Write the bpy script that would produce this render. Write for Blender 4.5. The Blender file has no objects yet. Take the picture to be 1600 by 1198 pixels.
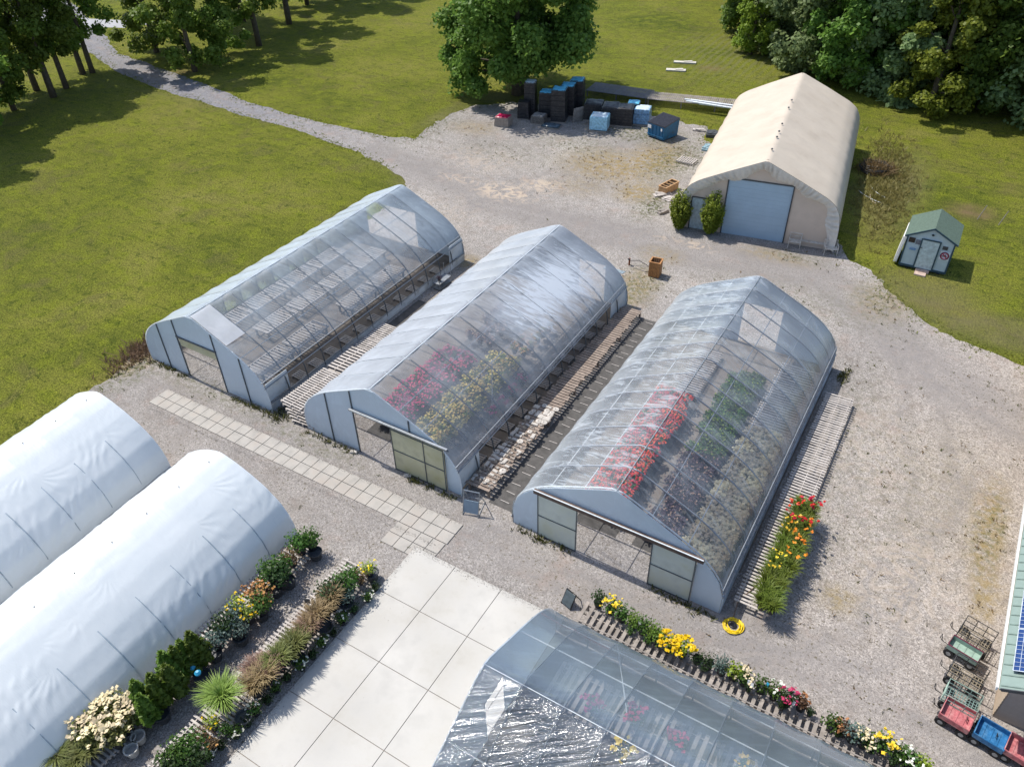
import bpy, math, random
import numpy as np
from mathutils import Matrix, Vector
from mathutils.geometry import delaunay_2d_cdt
random.seed(7); rng = np.random.default_rng(7)
S = bpy.context.scene; COL = S.collection
rad = math.radians

# ------------------------------------------------------------ camera, world, sun
CAM_H = 24.0; F = 1217.0; PITCH = rad(38.5287); ROLL = rad(-1.57637); YAW = rad(32.0)
def _axes():
    f = Vector((0, math.cos(PITCH), -math.sin(PITCH))); r = Vector((1, 0, 0)); u = Vector((0, math.sin(PITCH), math.cos(PITCH)))
    c, s = math.cos(ROLL), math.sin(ROLL)
    R = Matrix.Rotation(YAW, 3, 'Z')
    return R @ (r*c + u*s), R @ (u*c - r*s), R @ f
RX, UX, FX = _axes()
cd = bpy.data.cameras.new('camera'); cam = bpy.data.objects.new('camera', cd); COL.objects.link(cam)
cd.sensor_width = 36; cd.lens = F/1600*36; cd.clip_start = .5; cd.clip_end = 2000
m4 = Matrix((( RX.x, UX.x, -FX.x, 0), (RX.y, UX.y, -FX.y, 0), (RX.z, UX.z, -FX.z, CAM_H), (0, 0, 0, 1)))
cam.matrix_world = m4; S.camera = cam
def G(px, py, z=0.0):
    """survey: photo pixel -> world x, y on the level z"""
    d = FX + RX*((px-800)/F) - UX*((py-599)/F); t = (z-CAM_H)/d.z
    return d.x*t, d.y*t

SUN_AZ = 175.0; SUN_EL = 59.0
w = bpy.data.worlds.new('World'); S.world = w; w.use_nodes = True
nt = w.node_tree; bg = nt.nodes['Background']; sky = nt.nodes.new('ShaderNodeTexSky'); sky.sky_type = 'NISHITA'
sky.sun_disc = False; sky.sun_elevation = rad(SUN_EL); sky.sun_rotation = rad(90-SUN_AZ)
sky.air_density = 1.0; sky.dust_density = 1.2; sky.ozone_density = 1.0
nt.links.new(sky.outputs[0], bg.inputs[0]); bg.inputs[1].default_value = 0.15
sl = bpy.data.lights.new('sun', 'SUN'); sl.energy = 4.15; sl.angle = rad(.5); sl.color = (1, .955, .88)
so = bpy.data.objects.new('sun', sl); COL.objects.link(so)
sd = Vector((math.cos(rad(SUN_AZ))*math.cos(rad(SUN_EL)), math.sin(rad(SUN_AZ))*math.cos(rad(SUN_EL)), math.sin(rad(SUN_EL))))
so.rotation_euler = sd.to_track_quat('Z', 'Y').to_euler(); so.location = (0, 0, 60)
S.view_settings.view_transform = 'Standard'; S.view_settings.look = 'None'; S.view_settings.exposure = 0.36; S.view_settings.gamma = 1
S.cycles.transparent_max_bounces = 24; S.cycles.max_bounces = 8; S.cycles.sample_clamp_indirect = 6

# ------------------------------------------------------------ helpers
def tag(o, label=None, cat=None, group=None, kind=None):
    if label: o['label'] = label
    if cat: o['category'] = cat
    if group: o['group'] = group
    if kind: o['kind'] = kind
    return o
def empty(name, loc=(0, 0, 0), rz=0, label=None, cat=None, group=None):
    o = bpy.data.objects.new(name, None); COL.objects.link(o); o.location = loc; o.rotation_euler = (0, 0, rz); o.empty_display_size = .2
    return tag(o, label, cat, group)
def copy_tree(o, parent=None):
    c = o.copy(); COL.objects.link(c); c.parent = parent
    for ch in list(o.children): copy_tree(ch, c)
    return c
def np_obj(name, V, Q, mats, parent=None, mi=None, smooth=False, attr=None):
    me = bpy.data.meshes.new(name); V = np.asarray(V, np.float32); Q = np.asarray(Q, np.int32); k = Q.shape[1]
    me.vertices.add(len(V)); me.vertices.foreach_set('co', V.ravel())
    me.loops.add(Q.size); me.loops.foreach_set('vertex_index', Q.ravel())
    me.polygons.add(len(Q)); me.polygons.foreach_set('loop_start', np.arange(len(Q), dtype=np.int32)*k)
    if mi is not None: me.polygons.foreach_set('material_index', np.asarray(mi, np.int32))
    if smooth: me.polygons.foreach_set('use_smooth', np.ones(len(Q), bool))
    for m in (mats if isinstance(mats, (list, tuple)) else [mats]): me.materials.append(m)
    if attr is not None:
        a = me.attributes.new('mask', 'FLOAT_COLOR', 'POINT'); a.data.foreach_set('color', np.asarray(attr, np.float32).ravel())
    me.update(); me.validate()
    o = bpy.data.objects.new(name, me); COL.objects.link(o); o.parent = parent
    return o
class MB:
    def __init__(s): s.v = []; s.f = []; s.m = []; s.cm = 0
    def add(s, vs, fs):
        b = len(s.v); s.v += [tuple(v) for v in vs]; s.f += [tuple(i+b for i in f) for f in fs]; s.m += [s.cm]*len(fs)
    def box(s, c, d, rz=0, rx=0, ry=0):
        x, y, z = d[0]/2, d[1]/2, d[2]/2
        M = Matrix.Rotation(rz, 3, 'Z') @ Matrix.Rotation(ry, 3, 'Y') @ Matrix.Rotation(rx, 3, 'X')
        vs = [M @ Vector((i*x, j*y, k*z)) + Vector(c) for k in (-1, 1) for j in (-1, 1) for i in (-1, 1)]
        s.add(vs, [(0, 2, 3, 1), (4, 5, 7, 6), (0, 1, 5, 4), (2, 6, 7, 3), (0, 4, 6, 2), (1, 3, 7, 5)]); return s
    def tube(s, pts, r, n=6, cap=True):
        pts = [Vector(p) for p in pts]; rs = r if isinstance(r, (list, tuple)) else [r]*len(pts); vs = []; prev = None
        for i, p in enumerate(pts):
            d = (pts[min(i+1, len(pts)-1)]-pts[max(i-1, 0)]).normalized()
            a = Vector((0, 0, 1)) if abs(d.z) < .9 else Vector((1, 0, 0))
            if prev is not None: a = prev
            u = d.cross(a).normalized() if prev is None else (a-d*a.dot(d)).normalized()
            prev = u; v = d.cross(u)
            for k in range(n):
                t = 2*math.pi*k/n; vs.append(p+(u*math.cos(t)+v*math.sin(t))*rs[i])
        fs = [(i*n+k, i*n+(k+1) % n, (i+1)*n+(k+1) % n, (i+1)*n+k) for i in range(len(pts)-1) for k in range(n)]
        if cap: fs += [tuple(range(n))[::-1], tuple(range((len(pts)-1)*n, len(pts)*n))]
        s.add(vs, fs); return s
    def lathe(s, c, prof, n=12, sx=1, sy=1):
        vs = [(c[0]+r*math.cos(2*math.pi*k/n)*sx, c[1]+r*math.sin(2*math.pi*k/n)*sy, c[2]+z) for r, z in prof for k in range(n)]
        fs = [(i*n+k, i*n+(k+1) % n, (i+1)*n+(k+1) % n, (i+1)*n+k) for i in range(len(prof)-1) for k in range(n)]
        fs += [tuple(range(n))[::-1], tuple(range((len(prof)-1)*n, len(prof)*n))]
        s.add(vs, fs); return s
    def prism(s, poly, z0, z1):
        n = len(poly); vs = [(x, y, z0) for x, y in poly]+[(x, y, z1) for x, y in poly]
        s.add(vs, [tuple(range(n))[::-1], tuple(range(n, 2*n))]+[(i, (i+1) % n, (i+1) % n+n, i+n) for i in range(n)]); return s
    def build(s, name, mats, parent=None, smooth=False, loc=None):
        me = bpy.data.meshes.new(name); me.from_pydata(s.v, [], s.f)
        for m in (mats if isinstance(mats, (list, tuple)) else [mats]): me.materials.append(m)
        if len(me.materials) > 1: me.polygons.foreach_set('material_index', s.m)
        if smooth: me.polygons.foreach_set('use_smooth', [True]*len(s.f))
        me.update(); o = bpy.data.objects.new(name, me); COL.objects.link(o); o.parent = parent
        if loc: o.location = loc
        return o

# ------------------------------------------------------------ materials
def new_mat(name):
    m = bpy.data.materials.new(name); m.use_nodes = True; t = m.node_tree
    return m, t, t.nodes['Principled BSDF'], t.nodes['Material Output']
def node(t, k, **kw):
    n = t.nodes.new('ShaderNode'+k)
    for a, b in kw.items():
        if a.startswith('i_'):
            key = a[2:]; key = int(key) if key.isdigit() else key.replace('_', ' ')
            n.inputs[key].default_value = b
        else: setattr(n, a, b)
    return n
def noise(t, vec, scale, detail=4, rough=.55, dist=0):
    n = node(t, 'TexNoise', i_Scale=scale, i_Detail=detail, i_Roughness=rough, i_Distortion=dist); t.links.new(vec, n.inputs['Vector']); return n.outputs[0]
def ramp(t, fac, stops):
    r = node(t, 'ValToRGB'); e = r.color_ramp.elements
    while len(e) < len(stops): e.new(.5)
    for k, (p, c) in enumerate(stops):
        e[k].position = p; e[k].color = (c, c, c, 1) if isinstance(c, (int, float)) else (*c, 1)
    t.links.new(fac, r.inputs[0]); return r.outputs[0]
def mix(t, fac, a, b, mode='MIX'):
    n = node(t, 'Mix', data_type='RGBA', blend_type=mode)
    for sock, v in ((n.inputs[0], fac), (n.inputs[6], a), (n.inputs[7], b)):
        if isinstance(v, (int, float)): sock.default_value = v
        elif isinstance(v, tuple): sock.default_value = (*v, 1)
        else: t.links.new(v, sock)
    return n.outputs[2]
def mth(t, op, a, b=0.0, clamp=False):
    n = node(t, 'Math', operation=op, use_clamp=clamp)
    for s_, v in ((n.inputs[0], a), (n.inputs[1], b)):
        if isinstance(v, (int, float)): s_.default_value = v
        else: t.links.new(v, s_)
    return n.outputs[0]
def bump(t, h, strength, dist=.02):
    n = node(t, 'Bump', i_Strength=strength, i_Distance=dist); t.links.new(h, n.inputs['Height']); return n.outputs[0]
MC = {}
def M(name, col, rough=.6, metal=0, var=.25, scale=6, bmp=.15, spec=.4, rnd=0, dirt=None):
    if name in MC: return MC[name]
    m, t, p, o = new_mat(name); tc = node(t, 'TexCoord').outputs['Object']
    n1 = noise(t, tc, scale, 5); n2 = noise(t, tc, scale*7, 3)
    dk = tuple(c*(1-var) for c in col); lt = tuple(min(1, c*(1+var)) for c in col)
    c = ramp(t, n1, [(.3, dk), (.7, lt)])
    if dirt: c = mix(t, ramp(t, noise(t, tc, scale*.5, 6, .65), [(.48, 0.), (.68, .8)]), c, dirt)
    if rnd:
        oi = node(t, 'ObjectInfo').outputs['Random']
        hs = node(t, 'HueSaturation'); t.links.new(c, hs.inputs['Color'])
        t.links.new(mth(t, 'ADD', mth(t, 'MULTIPLY', oi, rnd*2), 1-rnd), hs.inputs['Value'])
        c = hs.outputs[0]
    t.links.new(c, p.inputs['Base Color']); p.inputs['Roughness'].default_value = rough; p.inputs['Metallic'].default_value = metal
    p.inputs['Specular IOR Level'].default_value = spec
    if bmp: t.links.new(bump(t, n2, bmp, .01), p.inputs['Normal'])
    MC[name] = m; return m
def leafmat(name, dark, light, trans=.35, scale=1.2, flower=None, rough=.5):
    if name in MC: return MC[name]
    m, t, p, o = new_mat(name); tc = node(t, 'TexCoord').outputs['Object']
    c = ramp(t, noise(t, tc, scale, 3), [(.3, dark), (.7, light)])
    c = mix(t, .5, c, ramp(t, noise(t, tc, scale*9, 2), [(.3, dark), (.75, light)]))
    oi = node(t, 'ObjectInfo').outputs['Random']; hs = node(t, 'HueSaturation'); t.links.new(c, hs.inputs['Color'])
    t.links.new(mth(t, 'ADD', mth(t, 'MULTIPLY', oi, .5), .75), hs.inputs['Value'])
    t.links.new(mth(t, 'ADD', mth(t, 'MULTIPLY', oi, .03), .485), hs.inputs['Hue']); c = hs.outputs[0]
    t.links.new(c, p.inputs['Base Color']); p.inputs['Roughness'].default_value = rough; p.inputs['Specular IOR Level'].default_value = .25
    tr = node(t, 'BsdfTranslucent'); t.links.new(c, tr.inputs[0]); mx = node(t, 'MixShader'); mx.inputs[0].default_value = trans
    t.links.new(p.outputs[0], mx.inputs[1]); t.links.new(tr.outputs[0], mx.inputs[2]); t.links.new(mx.outputs[0], o.inputs[0])
    MC[name] = m; return m
def film(name, col=(.72, .8, .86), lo=.30, hi=.97, power=1.8, rough=.22, gloss=.10, wr=(1.5, 9, 3), wst=.35, painted_sheen=None, wd=.03, ang=.35, streak=.1, side=False, cloud=.1):
    """poly film: clearer seen face on, milkier seen edge on, with creases, dusty clouding, painted highlight streaks and sheen"""
    m, t, p, o = new_mat(name); t.nodes.remove(p); tc = node(t, 'TexCoord').outputs['Object']
    lw = node(t, 'LayerWeight', i_Blend=.5).outputs['Facing']
    f = mth(t, 'POWER', lw, power); op = mth(t, 'ADD', mth(t, 'MULTIPLY', f, hi-lo), lo)
    cl = ramp(t, noise(t, tc, .45, 5, .6), [(.38, 0.), (.72, cloud)]); op = mth(t, 'ADD', op, cl, True)
    mp = node(t, 'Mapping', vector_type='TEXTURE'); mp.inputs['Scale'].default_value = tuple(1/a for a in wr); mp.inputs['Rotation'].default_value = (0, 0, ang); t.links.new(tc, mp.inputs[0])
    wn = noise(t, mp.outputs[0], 1.0, 5, .55, 1.2)
    st = ramp(t, mth(t, 'ADD', mth(t, 'MULTIPLY', wn, .7), mth(t, 'MULTIPLY', noise(t, tc, .8, 3), .3)), [(.50, 0.), (.64, streak)])  # whitish streaks paint the highlights along creases, strongest on the left slope
    sxx = node(t, 'SeparateXYZ'); t.links.new(tc, sxx.inputs[0]); st = mth(t, 'MULTIPLY', st, ramp(t, mth(t, 'ADD', mth(t, 'MULTIPLY', sxx.outputs[0], .25), .5), [(.40, 1.), (.65, .38)])); op = mth(t, 'ADD', op, st, True)
    if painted_sheen:
        for hx, hy, hr, ha in painted_sheen:
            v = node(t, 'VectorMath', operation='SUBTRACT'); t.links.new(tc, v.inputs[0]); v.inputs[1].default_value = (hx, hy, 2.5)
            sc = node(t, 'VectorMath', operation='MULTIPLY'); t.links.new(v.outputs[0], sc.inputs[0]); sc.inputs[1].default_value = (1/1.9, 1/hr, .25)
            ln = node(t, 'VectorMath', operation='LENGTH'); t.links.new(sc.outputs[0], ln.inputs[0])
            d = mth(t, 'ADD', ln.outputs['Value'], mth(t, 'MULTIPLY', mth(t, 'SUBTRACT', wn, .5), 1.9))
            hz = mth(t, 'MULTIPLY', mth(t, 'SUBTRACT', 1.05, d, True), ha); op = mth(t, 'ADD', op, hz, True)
    wh = wn
    if side:
        sx_ = node(t, 'SeparateXYZ'); t.links.new(tc, sx_.inputs[0]); wh = mth(t, 'MULTIPLY', wn, mth(t, 'ADD', mth(t, 'MULTIPLY', sx_.outputs[0], 1.5), .3, True))
    nb = bump(t, wh, wst, wd)
    df = node(t, 'BsdfDiffuse'); df.inputs[0].default_value = (*col, 1); t.links.new(nb, df.inputs['Normal'])
    tl = node(t, 'BsdfTranslucent'); tl.inputs[0].default_value = (*[c*.95 for c in col], 1)
    m1 = node(t, 'MixShader', i_0=.38); t.links.new(df.outputs[0], m1.inputs[1]); t.links.new(tl.outputs[0], m1.inputs[2])
    tp = node(t, 'BsdfTransparent'); tp.inputs[0].default_value = (.97, .98, 1, 1)
    m2 = node(t, 'MixShader'); t.links.new(op, m2.inputs[0]); t.links.new(tp.outputs[0], m2.inputs[1]); t.links.new(m1.outputs[0], m2.inputs[2])
    gl = node(t, 'BsdfGlossy', i_Roughness=rough); t.links.new(nb, gl.inputs['Normal'])
    fr = node(t, 'Fresnel', i_IOR=1.45); t.links.new(nb, fr.inputs['Normal'])
    gf = mth(t, 'ADD', mth(t, 'MULTIPLY', fr.outputs[0], .8), gloss, True)
    m3 = node(t, 'MixShader'); t.links.new(gf, m3.inputs[0]); t.links.new(m2.outputs[0], m3.inputs[1]); t.links.new(gl.outputs[0], m3.inputs[2])
    t.links.new(m3.outputs[0], o.inputs[0]); return m

def ground_material(name, kind):
    m, t, p, o = new_mat(name); tc = node(t, 'TexCoord').outputs['Object']
    p.inputs['Specular IOR Level'].default_value = .1; p.inputs['Roughness'].default_value = .95
    if kind == 'grass':
        a = noise(t, tc, .10, 5, .6, .6); b = noise(t, tc, .8, 5, .65); c = noise(t, tc, 7, 3, .7); d = noise(t, tc, 30, 2, .8)
        base = ramp(t, a, [(.28, (.140, .172, .024)), (.43, (.225, .245, .034)), (.56, (.300, .305, .048)), (.72, (.365, .335, .085))])
        base = mix(t, ramp(t, b, [(.47, 0.), (.62, .8)]), base, (.30, .335, .030))
        mpg = node(t, 'Mapping'); mpg.inputs['Scale'].default_value = (.35, 2.2, 1); mpg.inputs['Rotation'].default_value = (0, 0, .5); t.links.new(tc, mpg.inputs[0])
        base = mix(t, ramp(t, noise(t, mpg.outputs[0], .9, 5, .7, .5), [(.50, 0.), (.68, .45)]), base, (.085, .115, .016))
        base = mix(t, ramp(t, noise(t, tc, .33, 4, .6, 1.5), [(.54, 0.), (.70, .6)]), base, (.215, .190, .070))
        base = mix(t, ramp(t, noise(t, tc, 1.9, 4, .7, .8), [(.54, 0.), (.66, .6)]), base, (.045, .080, .010))
        base = mix(t, ramp(t, c, [(.25, .75), (.55, 0.)]), base, (.028, .045, .008))
        base = mix(t, ramp(t, noise(t, tc, 3.2, 4, .7), [(.56, 0.), (.75, .5)]), base, (.235, .205, .07))
        base = mix(t, .75, base, ramp(t, d, [(.36, .10), (.5, .9), (.66, 1.9)]), 'MULTIPLY'); base = mix(t, .5, base, ramp(t, noise(t, tc, 12, 2, .8), [(.38, .25), (.62, 1.7)]), 'MULTIPLY')
        at = node(t, 'Attribute', attribute_name='mask'); sp = node(t, 'SeparateColor'); t.links.new(at.outputs['Color'], sp.inputs[0])
        nn = ramp(t, b, [(.3, .35), (.62, 1.)])
        base = mix(t, mth(t, 'MULTIPLY', sp.outputs[0], nn), base, (.24, .17, .09))      # bare, dry earth
        base = mix(t, mth(t, 'MULTIPLY', sp.outputs[1], nn), base, (.23, .20, .10))      # straw coloured
        wv = node(t, 'TexWave', i_Scale=.42, i_Distortion=3.2, i_Detail=2.); t.links.new(tc, wv.inputs[0])
        base = mix(t, mth(t, 'MULTIPLY', sp.outputs[2], ramp(t, wv.outputs[0], [(.35, 0.), (.8, .55)])), base, (.22, .22, .09))
        t.links.new(base, p.inputs['Base Color']); t.links.new(bump(t, mth(t, 'ADD', c, mth(t, 'MULTIPLY', d, .6)), .9, .25), p.inputs['Normal'])
        return m
    # gravel
    vo = node(t, 'TexVoronoi', i_Scale=30.); t.links.new(tc, vo.inputs['Vector'])
    vo2 = node(t, 'TexVoronoi', i_Scale=16.); t.links.new(tc, vo2.inputs['Vector'])
    big = noise(t, tc, .16, 6, .6, .4); mid = noise(t, tc, 1.3, 6, .7); fine = noise(t, tc, 22, 3, .8)
    base = ramp(t, big, [(.3, (.265, .245, .228)), (.5, (.315, .290, .268)), (.7, (.375, .345, .315))])
    sx_ = node(t, 'SeparateXYZ'); t.links.new(tc, sx_.inputs[0]); base = mix(t, ramp(t, mth(t, 'MULTIPLY', mth(t, 'ADD', sx_.outputs[0], 60.), .03), [(.1, 1.), (.75, 0.)]), base, (.225, .222, .235)); base = mix(t, ramp(t, mth(t, 'MULTIPLY', mth(t, 'ADD', sx_.outputs[0], 4.), .2), [(.3, 0.), (1., .6)]), base, (.385, .340, .302))
    peb = node(t, 'SeparateColor'); t.links.new(vo.outputs['Color'], peb.inputs[0])
    base = mix(t, .75, base, ramp(t, peb.outputs[0], [(0., .45), (.5, .95), (.85, 1.25), (1., 1.65)]), 'MULTIPLY')
    peb2 = node(t, 'SeparateColor'); t.links.new(vo2.outputs['Color'], peb2.inputs[0])
    base = mix(t, .45, base, ramp(t, peb2.outputs[1], [(0., .55), (.5, 1.), (1., 1.4)]), 'MULTIPLY')
    base = mix(t, ramp(t, mid, [(.30, .55), (.5, 0.)]), base, (.155, .125, .098))
    at = node(t, 'Attribute', attribute_name='mask'); sp = node(t, 'SeparateColor'); t.links.new(at.outputs['Color'], sp.inputs[0])
    rag = ramp(t, noise(t, tc, 2.6, 5, .75), [(.38, 0.), (.56, 1.)])
    base = mix(t, mth(t, 'MULTIPLY', sp.outputs[0], .8), base, mix(t, fine, (.185, .170, .160), (.27, .25, .24)))           # compacted track
    pale = ramp(t, noise(t, tc, .9, 5, .6, 2.5), [(.46, 0.), (.58, 1.)])
    base = mix(t, mth(t, 'MULTIPLY', sp.outputs[1], pale), base, (.47, .385, .30))          # scuffed pale sand
    wd = mth(t, 'MULTIPLY', sp.outputs[2], rag)
    base = mix(t, wd, base, mix(t, mid, (.19, .15, .055), (.30, .215, .10)))          # dead weeds
    gr = mth(t, 'MULTIPLY', at.outputs['Alpha'], ramp(t, noise(t, tc, 3.5, 5, .8), [(.47, 0.), (.58, 1.)]))
    base = mix(t, gr, base, (.085, .095, .03))
    pk = ramp(t, noise(t, tc, .5, 5, .7), [(.56, 0.), (.75, .32)]); base = mix(t, pk, base, (.34, .225, .17))
    dm = mth(t, 'MULTIPLY', ramp(t, noise(t, tc, 9, 2, .5), [(.62, 0.), (.66, 1.)]), ramp(t, big, [(.4, .25), (.6, .9)]))
    base = mix(t, dm, base, (.10, .085, .045))
    t.links.new(base, p.inputs['Base Color']); h = mth(t, 'ADD', vo.outputs['Distance'], fine)
    t.links.new(bump(t, h, .6, .03), p.inputs['Normal']); return m

MG = ground_material('grass', 'grass'); MGR = ground_material('gravel', 'gravel')
WOOD_G = M('weathered_wood', (.30, .265, .235), .85, var=.35, scale=5, dirt=(.13, .11, .09))
WOOD_B = M('brown_wood', (.27, .215, .175), .85, var=.4, scale=5, dirt=(.15, .11, .085))
WOOD_W = M('bleached_wood', (.46, .42, .385), .8, var=.25, scale=6, dirt=(.25, .22, .19))
WOOD_C = M('cedar', (.36, .17, .06), .7, var=.3, scale=8)
PIPE = M('galvanised_pipe', (.30, .32, .34), .45, .6, var=.2)
PIPE_D = M('dark_pipe', (.10, .115, .13), .5, .5, var=.2)
PIPE_W = M('white_pipe', (.62, .66, .68), .45, .0, var=.1)
SHEET = M('white_sheeting', (.50, .56, .60), .5, var=.14, scale=3, dirt=(.38, .40, .38))
BOARD_W = M('kneeboard', (.56, .60, .63), .6, var=.2, scale=4, dirt=(.30, .28, .24))
DOOR_O = M('old_olive_panel', (.50, .47, .31), .5, var=.2, scale=2, dirt=(.33, .31, .16))
DOOR_G = M('old_grey_panel', (.52, .55, .49), .5, var=.12, scale=2, dirt=(.44, .45, .34))
RUST = M('brown_rail', (.105, .07, .055), .7, var=.3)
BLACK = M('black_plastic', (.018, .019, .021), .45, var=.3)
DGREY = M('dark_grey_plastic', (.06, .065, .07), .5, var=.3)
SOIL = M('soil', (.06, .045, .03), .95, var=.4, scale=20)
WHITE = M('white_paint', (.72, .72, .70), .5, var=.08)
TYRE = M('rubber', (.02, .02, .02), .8)

# ------------------------------------------------------------ the ground
def inpoly(P, poly):
    x, y = P[:, 0], P[:, 1]; r = np.zeros(len(P), bool); n = len(poly)
    for i in range(n):
        x0, y0 = poly[i]; x1, y1 = poly[(i+1) % n]
        c = ((y0 > y) != (y1 > y)) & (x < (x1-x0)*(y-y0)/((y1-y0) or 1e-9)+x0); r ^= c
    return r
def segdist(P, pts):
    d = np.full(len(P), 1e9)
    for a, b in zip(pts[:-1], pts[1:]):
        a = np.array(a); b = np.array(b); ab = b-a; t = np.clip(((P-a) @ ab)/(ab @ ab), 0, 1)
        d = np.minimum(d, np.hypot(*(P-(a+t[:, None]*ab)).T))
    return d
def blobs(P, L):
    v = np.zeros(len(P))
    for x, y, rx, ry, a in L: v = np.maximum(v, a*np.clip(1.5-1.5*np.hypot((P[:, 0]-x)/rx, (P[:, 1]-y)/ry), 0, 1))
    return np.clip(v, 0, 1)
gx = np.concatenate([np.linspace(-400, -100, 20), np.arange(-98, 20, 1.0), np.linspace(22, 300, 18)])
gy = np.concatenate([np.linspace(-200, -12, 12), np.arange(-10, 125, 1.0), np.linspace(130, 500, 20)])
X, Y = np.meshgrid(gx, gy); P = np.stack([X.ravel(), Y.ravel()], 1); nx, ny = len(gx), len(gy)
I = np.arange(nx*ny).reshape(ny, nx); Q = np.stack([I[:-1, :-1], I[:-1, 1:], I[1:, 1:], I[1:, :-1]], -1).reshape(-1, 4)
bare = blobs(P, [(-45.5, 20.5, 0.8, 1.2, .0), (1.3, 56.3, 2.0, 1.6, 1), (-24.5, 78, 1.9, 1.3, .9), (-71.5, 52.5, 2.2, 1.5, .9), (*G(495, 235), 1, .8, .3), (*G(275, 262), 1.2, .6, .5), (1.5, 43, 2.5, 1.2, .5), (3.2, 61.5, 1.2, 1.2, .5), (-33.7, 17.5, 1.5, 3., .9), (-3.6, 50.5, 1.2, 5, .35)])
straw = blobs(P, [(-4.2, 58, 3.0, 9, .9), (0, 44, 4, 3, .7), (4, 42, 5, 2.2, .8), (-34.5, 42.5, 2.5, 2, .7), (-36, 44, 8, 1.6, .4), (-40.5, 55, 1.4, 6, .6), (-38, 61, 4, 2, .6), (-60, 47, 20, 1.2, .4), (-2, 52, 3, 4, .3)])
mow = blobs(P, [(-24, 84, 9, 14, 1)])
o = np_obj('grass', np.column_stack([P, np.zeros(len(P))]), Q, MG, attr=np.stack([bare, straw, mow, np.ones(len(P))], 1)); tag(o, kind='structure')
def ragged(poly, step=.22, amp=.22, closed=True):
    out = []; n = len(poly)
    for i in range(n):
        a = np.array(poly[i], float); b = np.array(poly[(i+1) % n], float); L = np.hypot(*(b-a)); k = max(1, int(L/step)) if L < 60 else 20
        for j in range(k): out.append(a+(b-a)*j/k)
    out = np.array(out); nn = len(out); w_ = rng.normal(0, 1, (nn, 2)); s1 = w_.copy()
    k = np.array([1, 2, 3, 2, 1.])/9
    sm = np.stack([np.convolve(np.r_[w_[-2:, i], w_[:, i], w_[:2, i]], k, 'valid') for i in (0, 1)], 1)
    big = np.stack([np.interp(np.arange(nn), np.arange(0, nn+9, 9), rng.normal(0, 1, len(range(0, nn+9, 9)))) for _ in (0, 1)], 1)
    return out+(sm*.9+big*.9+w_*.2)*amp*np.where(out[:, 0] < -42, .42, 1)[:, None]
YARD = [(-34.0, -6), (-34.0, 14.0), (-34.3, 16), (-35.0, 18), (-35.2, 19.3), (-34.2, 20.2), (-33.2, 21.5), (-33.2, 34.6), (-33.9, 36.5), (-34.0, 40.9), (-35.9, 42.8), (-38.5, 43.9), (-41.7, 44.7), (-49.2, 46.1), (-56.5, 46.6), (-64.1, 47.4), (-69.2, 47.9), (-77, 49.5), (-95, 55.5), (-120, 66),
        (-120, 71.5), (-95, 60.0), (-83.2, 54.0), (-75.2, 52.7), (-69.5, 51.7), (-60.3, 49.7), (-53.5, 48.75), (-47.5, 48.5), (-42.0, 48.6), (-39.6, 49.6), (-40.0, 51.9), (-40.6, 55.6), (-39.6, 58.2), (-37, 60.3), (-31, 62.2), (-27, 62.6), (-22.6, 63.2), (-19.5, 62.6), (-17, 56), (-15.2, 50), (-9, 50), (-5.0, 47.6),
        (-3.85, 45.9), (-1.95, 43.6), (.06, 41.7), (1.82, 40.6), (3.74, 39.7), (5.5, 38.9), (12, 36), (26, 34), (26, -6)]
def tri_sheet(name, poly, z, mat, maskf, step=.42):
    B = ragged(poly); lo = B.min(0); hi = B.max(0)
    xs = np.arange(lo[0], hi[0], step); ys = np.arange(lo[1], hi[1], step); XX, YY = np.meshgrid(xs, ys); Pi = np.stack([XX.ravel(), YY.ravel()], 1)+rng.uniform(-.1, .1, (XX.size, 2))
    Pi = Pi[inpoly(Pi, B)]; allp = [Vector(p) for p in B]+[Vector(p) for p in Pi]; n = len(B)
    v, e, f, *_ = delaunay_2d_cdt(allp, [(i, (i+1) % n) for i in range(n)], [list(range(n))], 1, 1e-5)
    V = np.array([(p.x, p.y) for p in v]); T = np.array([t_ for t_ in f if len(t_) == 3])
    c = V[T].mean(1); T = T[inpoly(c, B)]
    ar = np.cross(V[T[:, 1]]-V[T[:, 0]], V[T[:, 2]]-V[T[:, 0]]); T[ar < 0] = T[ar < 0][:, ::-1]
    return np_obj(name, np.column_stack([V, np.full(len(V), z)]), T, mat, attr=maskf(V)), B
def vnoise(x, y, seed=0):
    r = np.random.default_rng(seed); g = r.uniform(-1, 1, (64, 64)); xi = np.floor(x).astype(int); yi = np.floor(y).astype(int); fx = x-xi; fy = y-yi
    fx = fx*fx*(3-2*fx); fy = fy*fy*(3-2*fy); a = g[xi % 64, yi % 64]; b = g[(xi+1) % 64, yi % 64]; c = g[xi % 64, (yi+1) % 64]; d = g[(xi+1) % 64, (yi+1) % 64]
    return (a*(1-fx)+b*fx)*(1-fy)+(c*(1-fx)+d*fx)*fy
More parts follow.
